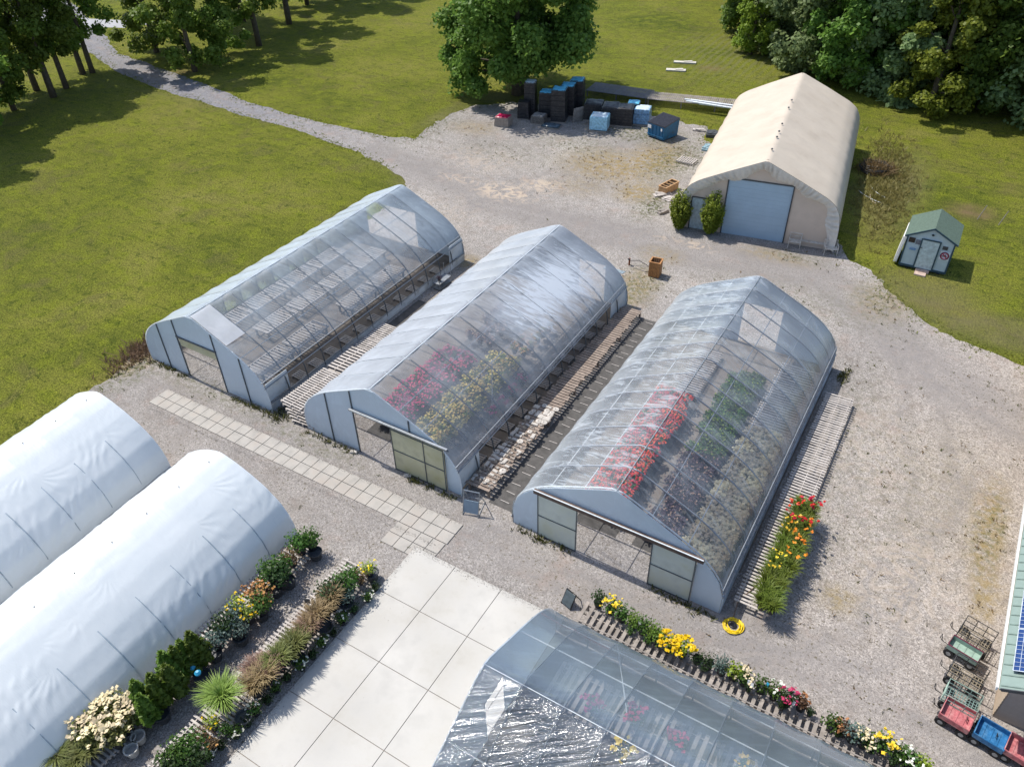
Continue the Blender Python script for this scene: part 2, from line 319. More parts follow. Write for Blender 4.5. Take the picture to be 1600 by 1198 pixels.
def ymask(V):
    d = segdist(V, [(-120, 68.5), (-95, 57.5), (-77, 51.2), (-60, 48.2), (-45, 46.4), (-36, 44.9), (-28, 42.2), (-20, 41.6), (-12, 42.2), (-5.5, 43.3), (-2, 40.5), (2, 36.5), (6, 34.5), (20, 32)])
    w_ = np.interp(V[:, 0], [-60, -36, -20, -5, 6], [1.6, 2.2, 3.2, 2.8, 3.]); tr = np.clip(1.6*(1-d/w_), 0, 1)*.85
    tr = np.where(V[:, 0] < -42, tr*.15, tr)
    d2 = segdist(V, [(-33, 13.9), (-22, 16.9), (-12, 16.2), (-3, 16.9), (3, 17.0), (12, 17.5)]); tr = np.maximum(tr, np.clip(1.4*(1-d2/2.2), 0, 1)*.5)
    d3 = segdist(V, [(-26.2, 14), (-28, 20)]); tr = np.maximum(tr, np.clip(1-d3/3.5, 0, 1)*.4)
    tr = np.maximum(tr, blobs(V, [(-22, 15.5, 17, 5, .62), (-6, 16.5, 8, 3, .62), (5, 16.5, 8, 3.5, .5)])); tr = np.maximum(tr, blobs(V, [(-.3, 19.4, 1.1, 1.1, .0), (1.9, 27, 1, 1.5, 0)]))
    pale = blobs(V, [(*G(790, 300), 3.2, 1.8, 1.), (*G(850, 290), 2.5, 1.6, .8), (*G(720, 280), 3, .7, .7), (*G(750, 250), 5, 3, .35), (*G(1090, 385), 1.4, .6, 1), (*G(1040, 372), 1.6, .4, .6), (*G(1350, 700), 3, 5, .25), (*G(1420, 900), 3, 4, .35), (-30, 39, 4, 4, .25)])
    weed = blobs(V, [(*G(960, 260), 5.5, 4, .9), (*G(1020, 250), 3, 5, .95), (*G(910, 290), 3, 2.5, .4), (*G(995, 300), 2.2, 2.4, .9), (*G(1545, 830), .9, 4.5, .9), (*G(1540, 930), .7, 2.5, .8), (*G(1310, 935), .9, .9, .7), (*G(740, 200), 3, 2, .5), (*G(990, 450), 1.8, 3.5, .7), (*G(1380, 470), 2.2, 3, .5), (*G(1210, 400), 3, 1, .5), (-14.5, 41, 2, 1.5, .5), (*G(205, 560), 1.6, 2.4, .9), (*G(1490, 760), 3, 6, .2), (-23.6, 27, .8, 6, .6), (*G(730, 410), 1, 1.2, .8)])
    green = blobs(V, [(*G(1060, 250), 2.5, 6, .8), (*G(1020, 320), 1.4, 3.5, 1), (*G(900, 225), 5, 2.5, .5), (*G(990, 205), 7, 3, .9), (*G(800, 240), 7, 3, .3), (*G(990, 450), 2, 4, .7), (*G(1390, 470), 3, 2.4, .6), (*G(1240, 400), 3, 1, .5), (*G(480, 690), 5, .6, .5), (*G(330, 610), 7, .8, .5), (-23.8, 19, 1., 2, .6), (*G(1340, 760), 6, 9, .22), (*G(1545, 830), .8, 4, .6), (-40, 52, 3, 6, .5), (*G(1340, 650), 2, 6, .25), (-5, 40, 9, 2.5, .3), (-33.5, 17, 1.5, 3, .8)])
    V2 = V+np.stack([vnoise(V[:, 0]*.25, V[:, 1]*.25, 31), vnoise(V[:, 0]*.25+9, V[:, 1]*.25, 32)], 1)*.5; rut = np.zeros(len(V))
    for L_ in ([(-95, 57.4), (-77, 51.0), (-60, 47.8), (-45, 46.2), (-36, 44.4), (-28, 41.6), (-20, 40.8), (-12, 41.4), (-5.5, 42.3), (-2, 39.5), (2, 35.7), (6, 33.5)], [(-95, 58.8), (-77, 52.2), (-60, 49.0), (-45, 47.5), (-36, 45.8), (-28, 43.0), (-20, 42.4), (-12, 43.0), (-5.5, 44.2), (-2, 41.3), (2, 37.3), (6, 35.2)],
               [(-30, 43), (-27, 47), (-26.5, 52), (-25, 56)], [(-28.4, 42.6), (-25.4, 46.6), (-24.9, 51.8), (-23.4, 56)], [(-34, 42), (-33, 38), (-35, 36)], [(-2, 40), (1, 34), (2.2, 26), (1.2, 19), (-4, 16.9), (-13, 17.0)], [(-.5, 40), (2.6, 34), (3.8, 26), (2.6, 18.2), (-4, 16.2), (-13, 16.0)], [(4, 30), (3, 22), (-1, 15.8)], [(-27, 14), (-28, 17), (-33, 17)], [(12, 16), (4, 16.9), (-3, 16.6)]):
        rut = np.maximum(rut, np.clip(1-segdist(V2, L_)/.42, 0, 1))
    tr = np.clip(tr*.75+rut*.75*np.where(V[:, 0] > -42, 1, -.3), 0, 1); pale = np.clip(pale+np.where(V[:, 0] < -42, rut*.25, rut*.12), 0, 1)
    return np.stack([tr, pale, weed, green], 1)
yard, YB = tri_sheet('gravel_yard', YARD, .004, MGR, ymask); tag(yard, kind='structure')

# distant lane seen between the trees, top left
RD = M('lane_asphalt', (.33, .33, .34), .9, var=.12, scale=.5)
q = [(-150, 40), (-104, 57), (-92, 61.5), (-90, 65.5), (-103, 61.5), (-150, 46)]
MB().prism(q, -.02, .008).build('lane', RD)['kind'] = 'structure'

# concrete slab: tiles with open joints
CONC = M('concrete', (.455, .438, .405), .85, var=.10, scale=1.1, bmp=.12, dirt=(.37, .35, .31))
mb = MB(); xs = [-13.97, -12.04, -9.97, -7.9, -7.42]; ys = [14.85, 12.52, 10.18, 7.84, 5.5, 3.16, .8]
for i in range(4):
    for j in range(6): mb.box(((xs[i]+xs[i+1])/2, (ys[j]+ys[j+1])/2, .02), (xs[i+1]-xs[i]-.025, ys[j]-ys[j+1]-.025, .05))
tag(mb.build('concrete_pad', CONC), kind='structure')
mb = MB(); mb.box((-10.7, 7.8, .012), (6.5, 14.0, .02)); tag(mb.build('concrete_joint_fill', M('joint', (.23, .20, .17), .9)), kind='structure')
# paver path
PAV = M('paver', (.36, .338, .305), .9, var=.14, scale=2.2, bmp=.2, dirt=(.34, .30, .26))
mb = MB(); n = 30; x0, x1 = -30.62, -12.95; st = (x1-x0)/n
for i in range(n):
    for j in range(2):
        x = x0+st*(i+.5); y = 16.44-.583*j-.0
        mb.box((x, y, .022+rng.uniform(-.004, .004)), (st-.028, .555, .04), rz=rng.uniform(-.008, .008))
for i in range(4):
    for j in range(2): mb.box((-12.95-st*(i+.5)-.05, 15.27-.583*j, .02), (st-.03, .553, .04), rz=rng.uniform(-.01, .01))
tag(mb.build('paver_path', PAV), kind='structure')
# dark landscape fabric on the floor of the houses, bare soil strips and painted shade
FAB = M('house_floor', (.18, .155, .13), .95, var=.35, scale=1.4, dirt=(.15, .12, .09))
FAB_SHD = M('dark_floor_shade', (.085, .08, .075), .95, var=.3, scale=3)
mb = MB()
for a in ((-33.4, -24.8, 20.2, 34.6), (-22.4, -14.0, 20.4, 34.6), (-11.3, -2.6, 20.0, 34.6)): mb.box(((a[0]+a[1])/2, (a[2]+a[3])/2, .006), (a[1]-a[0], a[3]-a[2], .006))
tag(mb.build('house_floor', FAB), kind='structure')
mb = MB()
for a in ((-12.75, -11.5, 18.3, 34.0), (-24.6, -22.6, 18.4, 29.5), (-9.2, -7.4, 19.2, 29), (-6.7, -5.0, 19.2, 31.6), (-4.4, -3.0, 19, 27), (-20, -17.9, 19.2, 30.6), (-17.6, -15.6, 19.2, 27.5), (-33, -25.5, 33.2, 34.4), (-7.40, 12, 5.4, 14.3)): mb.box(((a[0]+a[1])/2, (a[2]+a[3])/2, .012), (a[1]-a[0], a[3]-a[2], .008))  # strip beside the brown bench paints its shadow, those along plant rows bed shade
tag(mb.build('fabric_and_shade', FAB_SHD), kind='structure')

# ------------------------------------------------------------ hoop houses
PROF = [(4.28, 0), (4.33, .6), (4.22, 1.3), (3.98, 1.75), (3.62, 2.15), (3.15, 2.52), (2.6, 2.84), (1.9, 3.18), (1.1, 3.55), (.45, 3.87), (0, 4.04)]
def prof_z(u, PR): return float(np.interp(-abs(u), [-a for a, b in PR], [b for a, b in PR])) if abs(u) <= PR[0][0] else 0
def arc(PR, zl, zr, n=44):
    """points of the hoop from the left edge (at height zl) over the peak to the right edge (height zr)"""
    full = [(-a, b) for a, b in PR]+[(a, b) for a, b in PR[::-1][1:]]
    full = np.array(full); s = np.r_[0, np.cumsum(np.hypot(*np.diff(full, axis=0).T))]
    t = np.linspace(0, s[-1], 400); p = np.stack([np.interp(t, s, full[:, 0]), np.interp(t, s, full[:, 1])], 1)
    k = np.array([1]*9)/9.; ps = p.copy()
    for i in (0, 1): ps[4:-4, i] = np.convolve(p[:, i], k, 'valid')
    keep = ~(((ps[:, 0] < 0) & (ps[:, 1] < zl)) | ((ps[:, 0] > 0) & (ps[:, 1] < zr))); ps = ps[keep]
    return ps[np.linspace(0, len(ps)-1, n).round().astype(int)]
def skin(name, PR, y0, y1, ribs, zl, zr, mat, parent, sag=.05, wrinkle=0, folds=0, nx_=44, ny_=140, seed=1, closed=None):
    A = arc(PR, zl, zr, nx_); A = A*1.0; ysn = np.linspace(y0, y1, ny_)
    T = np.gradient(A, axis=0); N = np.stack([-T[:, 1], T[:, 0]], 1); N /= np.linalg.norm(N, axis=1)[:, None]
    rb = np.array(ribs); k = np.clip(np.searchsorted(rb, ysn)-1, 0, len(rb)-2); fr = np.clip((ysn-rb[k])/(rb[k+1]-rb[k]), 0, 1)
    sg = -sag*np.sin(np.pi*fr); s = np.arange(nx_)/nx_
    off = sg[:, None]*(.6+.4*np.sin(np.pi*s))[None, :]+.03
    if folds:
        SS, YY = np.meshgrid(s*9.8, ysn); q_ = YY*.62+SS*.80+vnoise(SS*.7, YY*.7, 3)*.55; m_ = np.clip((SS-5.05)*2.2, 0, 1)*np.clip(vnoise(SS*.35+9, YY*.45, 5)*1.2+.75, .15, 1.2)
        off = off+m_*folds*(np.abs(np.sin(q_*8.5+vnoise(SS*1.5, YY*.5, 6)*2.2))**.6*1.2+vnoise(SS*5, YY*2.2, 7)*.45-.5)
    if wrinkle:
        # folds fanning out from the points where each rib stretches the film, over the shoulder
        SS, YY = np.meshgrid(s*9.5, ysn); W = np.zeros_like(SS); r_ = np.random.default_rng(seed)
        for yr in rb:
            for sa, sg_ in ((6.3, 1), (3.2, -1)):
                for dirn in (-1, 1):
                    a0 = sa+r_.uniform(-.9, .3); st_ = r_.uniform(.0, .8)**1.3; ln_ = r_.uniform(.9, 1.7); ds = (SS-a0)*sg_; dy = (YY-yr)*dirn
                    r0 = np.hypot(ds, dy); ph = np.arctan2(ds*dirn, dy+1e-6); k = np.clip(r0/.35, 0, 1)*np.exp(-(r0/ln_)**2)*np.clip(dy*3+.1, 0, 1)*np.clip(ds*2.2+.25, .08, 1)
                    W += st_*k*np.sin(ph*r_.uniform(14, 24)+vnoise(SS*1.4, YY*1.4, seed+2)*3.2+r_.uniform(0, 6))
        diag = np.sin((SS*1.1+YY*1.7)*8.0+vnoise(SS*1.1, YY*1.1, seed+4)*3.5+vnoise(SS*3, YY*2, seed+14)*1.6)*np.clip(vnoise(SS*.6+5, YY*.5, seed+6)*1.8+.1, 0, 1)*np.clip(np.abs(SS-4.7)-.8, 0, 1)
        off = off+wrinkle*(W*.75+diag*.42)+vnoise(SS*.8, YY*.6, seed+5)*.02+wrinkle*.12*vnoise(SS*6, YY*2.0, seed+3)
    V = np.zeros((ny_, nx_, 3)); V[..., 0] = A[None, :, 0]+N[None, :, 0]*off; V[..., 2] = A[None, :, 1]+N[None, :, 1]*off; V[..., 1] = ysn[:, None]
    V[..., 2] = np.maximum(V[..., 2], .0)
    I = np.arange(nx_*ny_).reshape(ny_, nx_); Q = np.stack([I[:-1, :-1], I[:-1, 1:], I[1:, 1:], I[1:, :-1]], -1).reshape(-1, 4)
    return np_obj(name, V.reshape(-1, 3), Q, mat, parent, smooth=True)
def end_wall(name, PR, y, holes, mat, parent, th=.03):
    """gable sheet following the hoop, with openings (u0, u1, ztop)"""
    cuts = sorted(set([-PR[0][0], PR[0][0]]+[a for h in holes for a in h[:2]]+list(np.linspace(-4.1, 4.1, 29)*PR[0][0]/4.3))); mb = MB()
    for a, b in zip(cuts[:-1], cuts[1:]):
        c = (a+b)/2; lo = max([h[2] for h in holes if h[0] <= c <= h[1]]+[0.0])
        za, zb = max(prof_z(a, PR)-.01, 0.02), max(prof_z(b, PR)-.01, 0.02)
        if min(za, zb) <= lo: continue
        vs = [(a, y, lo), (b, y, lo), (b, y, zb), (a, y, za), (a, y+th, lo), (b, y+th, lo), (b, y+th, zb), (a, y+th, za)]
        mb.add(vs, [(0, 1, 2, 3), (5, 4, 7, 6), (3, 2, 6, 7), (1, 0, 4, 5)])
    return mb.build(name, mat, parent)
def door_panel(parent, u0, u1, z1, y, mat, rails=(.5,), stiles=()):
    mb = MB().box(((u0+u1)/2, y, z1/2+.02), (u1-u0, .03, z1)); d = mb.build('door', mat, parent)
    fb = MB()
    for u in (u0+.02, u1-.02)+tuple(stiles): fb.box((u, y-.025, z1/2+.02), (.035, .03, z1))
    for r in (.012, .985)+tuple(rails): fb.box(((u0+u1)/2, y-.027, z1*r+.02), (u1-u0-.04, .028, .035))
    fb.build('door_frame', PIPE_D, d); return d
def hoop_house(x, y0, ribs, PR, label, filmmat, wallmat, zl, zr, name='greenhouse', group=None, holes=((-1.4, 1.3, 2.4),), bholes=((-1.4, 1.3, 2.4),), truss=2, studs=(-2.8, -1.4, 1.3, 2.9), rz=0, ribmat=None, purl=(-2.9, -1.5, 1.5, 2.9), sag=.05, chordz=2.75, folds=0, pipe_r=.033, ridge_r=.024, ridgemat=None):
    R = empty(name, (x, y0, 0), rz, label, 'greenhouse', group); rb = [r-y0 for r in ribs]; L = rb[-1]
    skin('roof_film', PR, 0-.03, L+.03, rb, zl, zr, filmmat, R, sag=sag, folds=folds, nx_=110 if folds else 44, ny_=520 if folds else 140)
    A = arc(PR, 0, 0, 26)
    for i, yy in enumerate(rb):
        if i in (0, len(rb)-1): MB().tube([(u, yy, z) for u, z in A], .03, 6).build('end_hoop', PIPE_W if i == 0 else PIPE, R)
        else: MB().tube([(u, yy, z) for u, z in A], pipe_r, 5).build('rib', ribmat or PIPE_D, R)
        if truss and i % truss == 1 and i < len(rb)-1:
            mb = MB(); cz = chordz; uu = float(np.interp(cz, [b for a, b in PR], [a for a, b in PR])); mb.tube([(-uu, yy, cz), (uu, yy, cz)], .016, 4)
            ks = np.linspace(-uu*.82, uu*.82, 7)
            for a, b in zip(ks[:-1], ks[1:]):
                m_ = (a+b)/2; mb.tube([(a, yy, cz), (m_, yy, prof_z(m_, PR)-.03)], .011, 4); mb.tube([(m_, yy, prof_z(m_, PR)-.03), (b, yy, cz)], .011, 4)
            mb.build('truss', PIPE, R)
    MB().tube([(0, 0, PR[-1][1]-.02), (0, L, PR[-1][1]-.02)], ridge_r, 5).build('ridge_pipe', ridgemat or PIPE_W, R)
    for u in purl: MB().tube([(u, .05, prof_z(u, PR)-.09), (u, L-.05, prof_z(u, PR)-.09)], .02, 5).build('purlin', PIPE_W, R)
    f = end_wall('front_wall', PR, -.01, holes, wallmat, R); b = end_wall('back_wall', PR, L-.03, bholes, wallmat, R)
    for u in studs:
        lo = max([h[2] for h in holes if h[0] < u < h[1]]+[0]); MB().box((u, -.035, (prof_z(u, PR)+lo)/2), (.04, .05, prof_z(u, PR)-lo-.02)).build('stud', PIPE_D, f)
    for h in holes: MB().box(((h[0]+h[1])/2, -.045, h[2]+.03), (h[1]-h[0]+.1, .06, .06)).build('lintel', PIPE_D, f)
    return R
def side_rails(R, PR, L, zr, side=1, kneez=.45, mat=BOARD_W, rails=(0, .28), gap=True):
    u = lambda z: float(np.interp(z, [b for a, b in PR], [a for a, b in PR]))
    for dz in rails:
        z = zr-dz; MB().tube([(side*(u(z)+.05), -.05, z), (side*(u(z)+.05), L+.05, z)], .028, 6).build('side_rail', PIPE, R)
    MB().box((side*(u(0)+.03), L/2, kneez/2+.01), (.035, L, kneez)).build('kneeboard', mat, R)
    MB().box((side*(u(0)+.045), L/2, kneez+.03), (.06, L+.02, .04)).build('cap_rail', PIPE, R)

f1 = film('film_clear_dusty', (.66, .77, .86), lo=.12, hi=1.1, power=1.9, rough=.3, gloss=.04, wr=(.8, 2.2, 1.2), wst=.3, streak=.22, cloud=.22)
f2 = film('film_clear_sheen', (.72, .78, .85), lo=.12, hi=1.1, power=2.0, rough=.3, gloss=.045, wr=(.9, 4.5, 1.3), wst=.4, painted_sheen=[(2.0, 12.2, 3.4, .95), (1.6, 9.0, 2.4, .5)], streak=.16, cloud=.16)  # sheen on the right slope is painted in as whiter film
f3 = film('film_clear_creased', (.76, .84, .90), lo=.0, hi=.95, power=2.5, rough=.22, gloss=.06, wr=(1.1, 5.0, .8), wst=.7, ang=-.3, streak=.38, cloud=.10)
f4 = film('film_new_shiny', (.44, .54, .63), lo=.12, hi=.6, power=1.3, rough=.13, gloss=.13, wr=(.55, 7.5, .55), wst=1.0, wd=.16, ang=rad(122), streak=.10, cloud=.12, side=True)
wl1 = film('film_gable', (.74, .84, .92), lo=.80, hi=1, power=1, rough=.35, gloss=.03, wr=(2, 1, 1), wst=.5)

sp = (34.6-18.1)/13
ribsA = [18.1+sp*i for i in range(14)]; L1 = 16.5
g1 = hoop_house(-29.15, 18.1, ribsA, PROF, 'leftmost clear plastic greenhouse beside the lawn, its benches nearly empty', f1, wl1, 0, 1.62, holes=((-1.4, 1.3, 2.4),), bholes=((-3.2, .8, 2.35),), truss=4)
side_rails(g1, PROF, L1, 1.62); MB().box((-.05, .02, 2.13), (2.6, .03, .5)).build('rolled_door_flap', DOOR_O, g1)
MB().box((4.2, .75, 1.0), (.02, 1.4, 1.05)).build('side_sheet', SHEET, g1); MB().box((4.2, L1-.7, 1.0), (.02, 1.4, 1.05)).build('side_sheet', SHEET, g1)
pu = np.linspace(.12, 2.2, 14); pv = []; [pv.extend([(u, .04, prof_z(u, PROF)+.05), (u, 1.22-.35*u/2.75*0, prof_z(u, PROF)+.05)]) for u in pu]; np_obj('white_film_patch', pv, [(2*i, 2*i+2, 2*i+3, 2*i+1) for i in range(13)], film('patch_film', (.78, .80, .82), lo=.62, hi=1, power=1, wr=(1, 2, 1), gloss=.03, cloud=.3), g1, smooth=True)
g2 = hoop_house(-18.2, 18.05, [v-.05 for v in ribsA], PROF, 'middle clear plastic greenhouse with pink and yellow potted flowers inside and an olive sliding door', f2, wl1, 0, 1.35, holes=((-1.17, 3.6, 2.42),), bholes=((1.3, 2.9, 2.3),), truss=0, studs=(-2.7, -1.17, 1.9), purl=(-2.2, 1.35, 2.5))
side_rails(g2, PROF, L1, 1.35, kneez=.2, rails=(0, -.22))
d = door_panel(g2, .9, 3.62, 2.36, -.10, DOOR_O, stiles=(2.6,)); MB().tube([(-1.3, -.12, 2.47), (3.9, -.12, 2.47)], .035, 6).build('door_track', PIPE_D, g2); MB().box((1.3, -.15, 2.55), (5.1, .10, .05)).build('door_hood', PIPE, g2)
MB().box((4.2, .8, .8), (.02, 1.5, 1.1)).build('side_sheet', SHEET, g2); MB().box((4.2, L1-1.0, .8), (.02, 1.9, 1.1)).build('side_sheet', SHEET, g2)
MB().box((3.3, L1+.25, 2.0), (1.2, .4, .04), rx=rad(-12)).build('awning', M('grey_sheet', (.22, .27, .30), .6), g2)
MB().tube([(2.4, 5.4, 0), (2.5, 5.4, 2.9)], .02, 5).build('post', PIPE_W, g2)
g3 = hoop_house(-7.0, 17.9, [v-.1 for v in ribsA], PROF, 'right clear plastic greenhouse with a red flower row inside and two grey sliding doors', f3, wl1, 0, 1.1, holes=((-3.12, 3.2, 2.42),), bholes=((-.5, 1.45, 2.4),), truss=1, studs=(), purl=(-2.7, -1.3, 1.35, 2.75), chordz=2.95, ribmat=M('light_rib', (.26, .28, .31), .45, .3, var=.1), ridgemat=PIPE)
side_rails(g3, PROF, L1, 1.15, kneez=.85, mat=M('blue_kneewall', (.42, .52, .62), .5, var=.1), rails=(0, -.16)); side_rails(g3, PROF, L1, .35, side=-1, kneez=.25, rails=(0,), mat=WOOD_W)
door_panel(g3, -3.12, -1.42, 2.34, -.09, DOOR_G); door_panel(g3, 1.55, 3.2, 2.34, -.09, DOOR_G)
MB().box((.1, -.13, 2.47), (6.7, .12, .17)).build('door_track', RUST, g3); MB().box((.1, -.20, 2.59), (6.7, .04, .02)).build('drip_edge', PIPE_W, g3)
g4 = hoop_house(-7.4, 9.95, [9.95+1.27*i for i in range(16)], PROF, 'clear plastic greenhouse with shiny creased film beside the concrete pad', f4, wl1, .1, 1.35, holes=((-.9, .15, 2.1),), bholes=((-1.5, 1.5, 2.3),), truss=0, rz=rad(-90), purl=(-2.0, 2.0, -3.3, 3.3), sag=.05, folds=.012, ridge_r=.012)
g4.location = (-7.4, 9.95, 0)
# the long axis runs to +x, so local +u is world -y: its near (north) side is local -u
for u in (-4.3,): MB().tube([(u, 0, 1.36), (u, 19, 1.36)], .022, 6).build('side_rail', WOOD_G, g4)
MB().tube([(-3.6, 2.6, 2.1), (-2.3, 3.6, 1.0)], .02, 5).build('brace', PIPE_W, g4)

PRW = [(3.12, 0), (3.12, .5), (2.98, 1.05), (2.65, 1.6), (2.12, 2.12), (1.45, 2.56), (.75, 2.90), (.25, 3.07), (0, 3.12)]
def white_film():
    m, t, p, o = new_mat('white_overwinter_film'); tc = node(t, 'TexCoord').outputs['Object']
    n1 = noise(t, tc, .7, 5); c = ramp(t, n1, [(.3, (.76, .81, .84)), (.7, (.83, .87, .89))]); c = mix(t, ramp(t, noise(t, tc, 3, 6, .7), [(.6, 0.), (.8, .2)]), c, (.55, .56, .53))
    t.links.new(c, p.inputs['Base Color']); p.inputs['Roughness'].default_value = .33; p.inputs['Specular IOR Level'].default_value = .5
    mp = node(t, 'Mapping'); mp.inputs['Scale'].default_value = (1, 5, 1); mp.inputs['Rotation'].default_value = (0, 0, .5); t.links.new(tc, mp.inputs[0])
    t.links.new(bump(t, noise(t, mp.outputs[0], 2.0, 3, .5, 1.0), .22, .05), p.inputs['Normal'])
    tl = node(t, 'BsdfTranslucent'); t.links.new(c, tl.inputs[0]); mx = node(t, 'MixShader', i_0=.34); t.links.new(p.outputs[0], mx.inputs[1]); t.links.new(tl.outputs[0], mx.inputs[2]); t.links.new(mx.outputs[0], o.inputs[0]); return m
WF = white_film()
def white_house(x, y, rz, label, seed):
    R = empty('greenhouse', (x, y, 0), rz, label, 'greenhouse', 'white covered hoop houses'); L = 18; rb = [-L+1.5*i for i in range(13)]
    skin('roof_film', PRW, -L, 0, rb, 0, 0, WF, R, sag=.03, wrinkle=.021, nx_=190, ny_=640, seed=seed)
    A = arc(PRW, 0, 0, 22)
    for yy in rb:
        MB().tube([(u*.985, yy, z*.985) for u, z in A], .02, 5).build('rib', PIPE, R)
        if yy < -1: MB().tube([(u*1.0+.012*1, yy, z+.012) for u, z in arc(PRW, 0, 0, 60)[42:58]], .024, 6).build('rib_shadow_line', M('rib_shadow_grey', (.36, .42, .47), .5), R)  # dark tube painting the shadow line of the rib under the film
    end_wall('end_wall', PRW, -.03, (), WF, R)
    mb = MB()
    for i in range(1, 13): mb.lathe((.0, rb[i]-.6, 3.12), [(.02, 0), (.024, .02), (.015, .03)], 6)
    mb.build('vent_cap', DGREY, R)
    mb = MB().box((3.2, -L/2, .05), (.1, L, .09)).build('ground_board', WOOD_W, R)
    return R
white_house(-21.62, 12.9, rad(2.0), 'opaque white plastic hoop house nearer the slatted plant benches', 3)
white_house(-29.15, 12.9, rad(2.6), 'opaque white plastic hoop house at the left edge next to the lawn', 11)
#PART2
# ------------------------------------------------------------ foliage tools
def quads(C, size, nrm=None, jitter=1.0, aspect=1.0):
    n = len(C); d = rng.normal(0, 1, (n, 3))
    if nrm is not None: d = nrm*1.3+d*jitter
    d /= np.linalg.norm(d, axis=1)[:, None]+1e-9; a = rng.normal(0, 1, (n, 3)); u = np.cross(d, a); u /= np.linalg.norm(u, axis=1)[:, None]+1e-9; v = np.cross(d, u)
    s = (size*rng.uniform(.6, 1.25, n))[:, None]; u = u*s*.5; v = v*s*.5*aspect
    V = np.stack([C-u*.35-v, C+u*.9-v*.1, C+u*.3+v, C-u*.9+v*.15], 1).reshape(-1, 3)
    return V, np.arange(4*n).reshape(n, 4)
def cloud(n, c, r, shell=.55, flat=.25):
    d = rng.normal(0, 1, (n, 3)); d /= np.linalg.norm(d, axis=1)[:, None]
    k = (shell+(1-shell)*rng.uniform(0, 1, n))[:, None]; return np.array(c)+d*k*np.array(r), d
def merge(parts):
    V = []; Q = []; b = 0
    for v, q in parts: V.append(v); Q.append(q+b); b += len(v)
    return np.concatenate(V), np.concatenate(Q)
BARK = M('bark', (.10, .08, .06), .9, var=.35, scale=4, bmp=.5)
LT_D = leafmat('leaf_dark', (.075, .145, .026), (.235, .35, .068), .52, .5)
LT_M = leafmat('leaf_mid', (.085, .145, .020), (.27, .36, .065), .5, .5)
LT_Y = leafmat('leaf_light', (.11, .17, .018), (.36, .43, .06), .46, .5)
LT_G = leafmat('leaf_grey', (.14, .21, .08), (.38, .48, .22), .52, .5)
def tree(name, h, rx, base, nb, nl, leaf, mat, seed, label, group, droop=.0, trunk_r=.28, blob=1.5, zlow=None, limbs=10, tilt=0):
    """root > trunk, crown"""
    global rng; keep = rng; rng = np.random.default_rng(seed); R = empty(name, label=label, cat='tree', group=group)
    mb = MB(); lean = rng.uniform(-.5, .5, 2); tp = [(lean[0]*t*t, lean[1]*t*t, h*.85*t) for t in np.linspace(0, 1, 8)]; mb.tube(tp, [trunk_r*(1.25-1.1*t) for t in np.linspace(0, 1, 8)], 8)
    ch = h-base; cen = []
    for i in range(nb):
        t = (i+.5)/nb; z = base+ch*t; pr = math.sin(math.pi*min(1, (t*.86+.14)))**.6
        a = i*2.399+rng.uniform(-.4, .4); rr = rx*pr*rng.uniform(.45, .92) if i % 3 else rx*pr*rng.uniform(.1, .5)
        z2 = z-droop*rr*.35+rng.uniform(-.5, .5); cen.append((lean[0]*t+math.cos(a)*rr, lean[1]*t+math.sin(a)*rr, max(z2, (zlow if zlow is not None else base)+.3+max(0, math.cos(a)*rr+2)*tilt)))
    for i in range(0, nb, max(1, nb//limbs)):
        c = cen[i]; z0 = max(1.5, min(c[2]-abs(c[0])*.5-1, h*.8)); mb.tube([(lean[0]*(z0/h)**2, lean[1]*(z0/h)**2, z0), (c[0]*.5, c[1]*.5, (z0+c[2])/2+.3), c], [trunk_r*.4, trunk_r*.25, .03], 5)
    mb.build('trunk', BARK, R, smooth=True)
    parts = []; per = nl//nb
    for c in cen:
        b = blob*rng.uniform(.65, 1.3); C, d = cloud(per, c, (b, b, b*.72), .45)
        # twig-end clumps inside every bough
        k = rng.integers(0, 9, per); off = rng.normal(0, .42*b, (9, 3)); C = C*.62+(np.array(c)+off[k])*.38+rng.normal(0, .06*b, (per, 3)); C[:, 2] -= droop*np.hypot(C[:, 0]-c[0], C[:, 1]-c[1])*.25
        nr = d*.7+np.array([0, 0, .6]); C[:, 2] = np.maximum(C[:, 2], .15); parts.append(quads(C, leaf, nr, .8))
    V, Q = merge(parts); np_obj('crown', V, Q, mat, R); rng = keep
    return R
def place(proto, x, y, rz=0, s=1, label=None, group=None, used={}):
    c = proto if id(proto) not in used else copy_tree(proto)
    used[id(proto)] = 1; c.location = (x, y, 0); c.rotation_euler = (0, 0, rz); c.scale = (s, s, s)
    if label: c['label'] = label
    if group: c['group'] = group
    return c
# big maple over the stacked totes
T0 = tree('maple_tree', 17, 8.3, 2.2, 124, 80000, .34, LT_D, 5, 'big round dark green maple standing over the tall black stacks', None, droop=.6, trunk_r=.5, blob=1.95, zlow=1.3, limbs=16, tilt=.48)
T0.location = (-37.6, 62.6, 0)
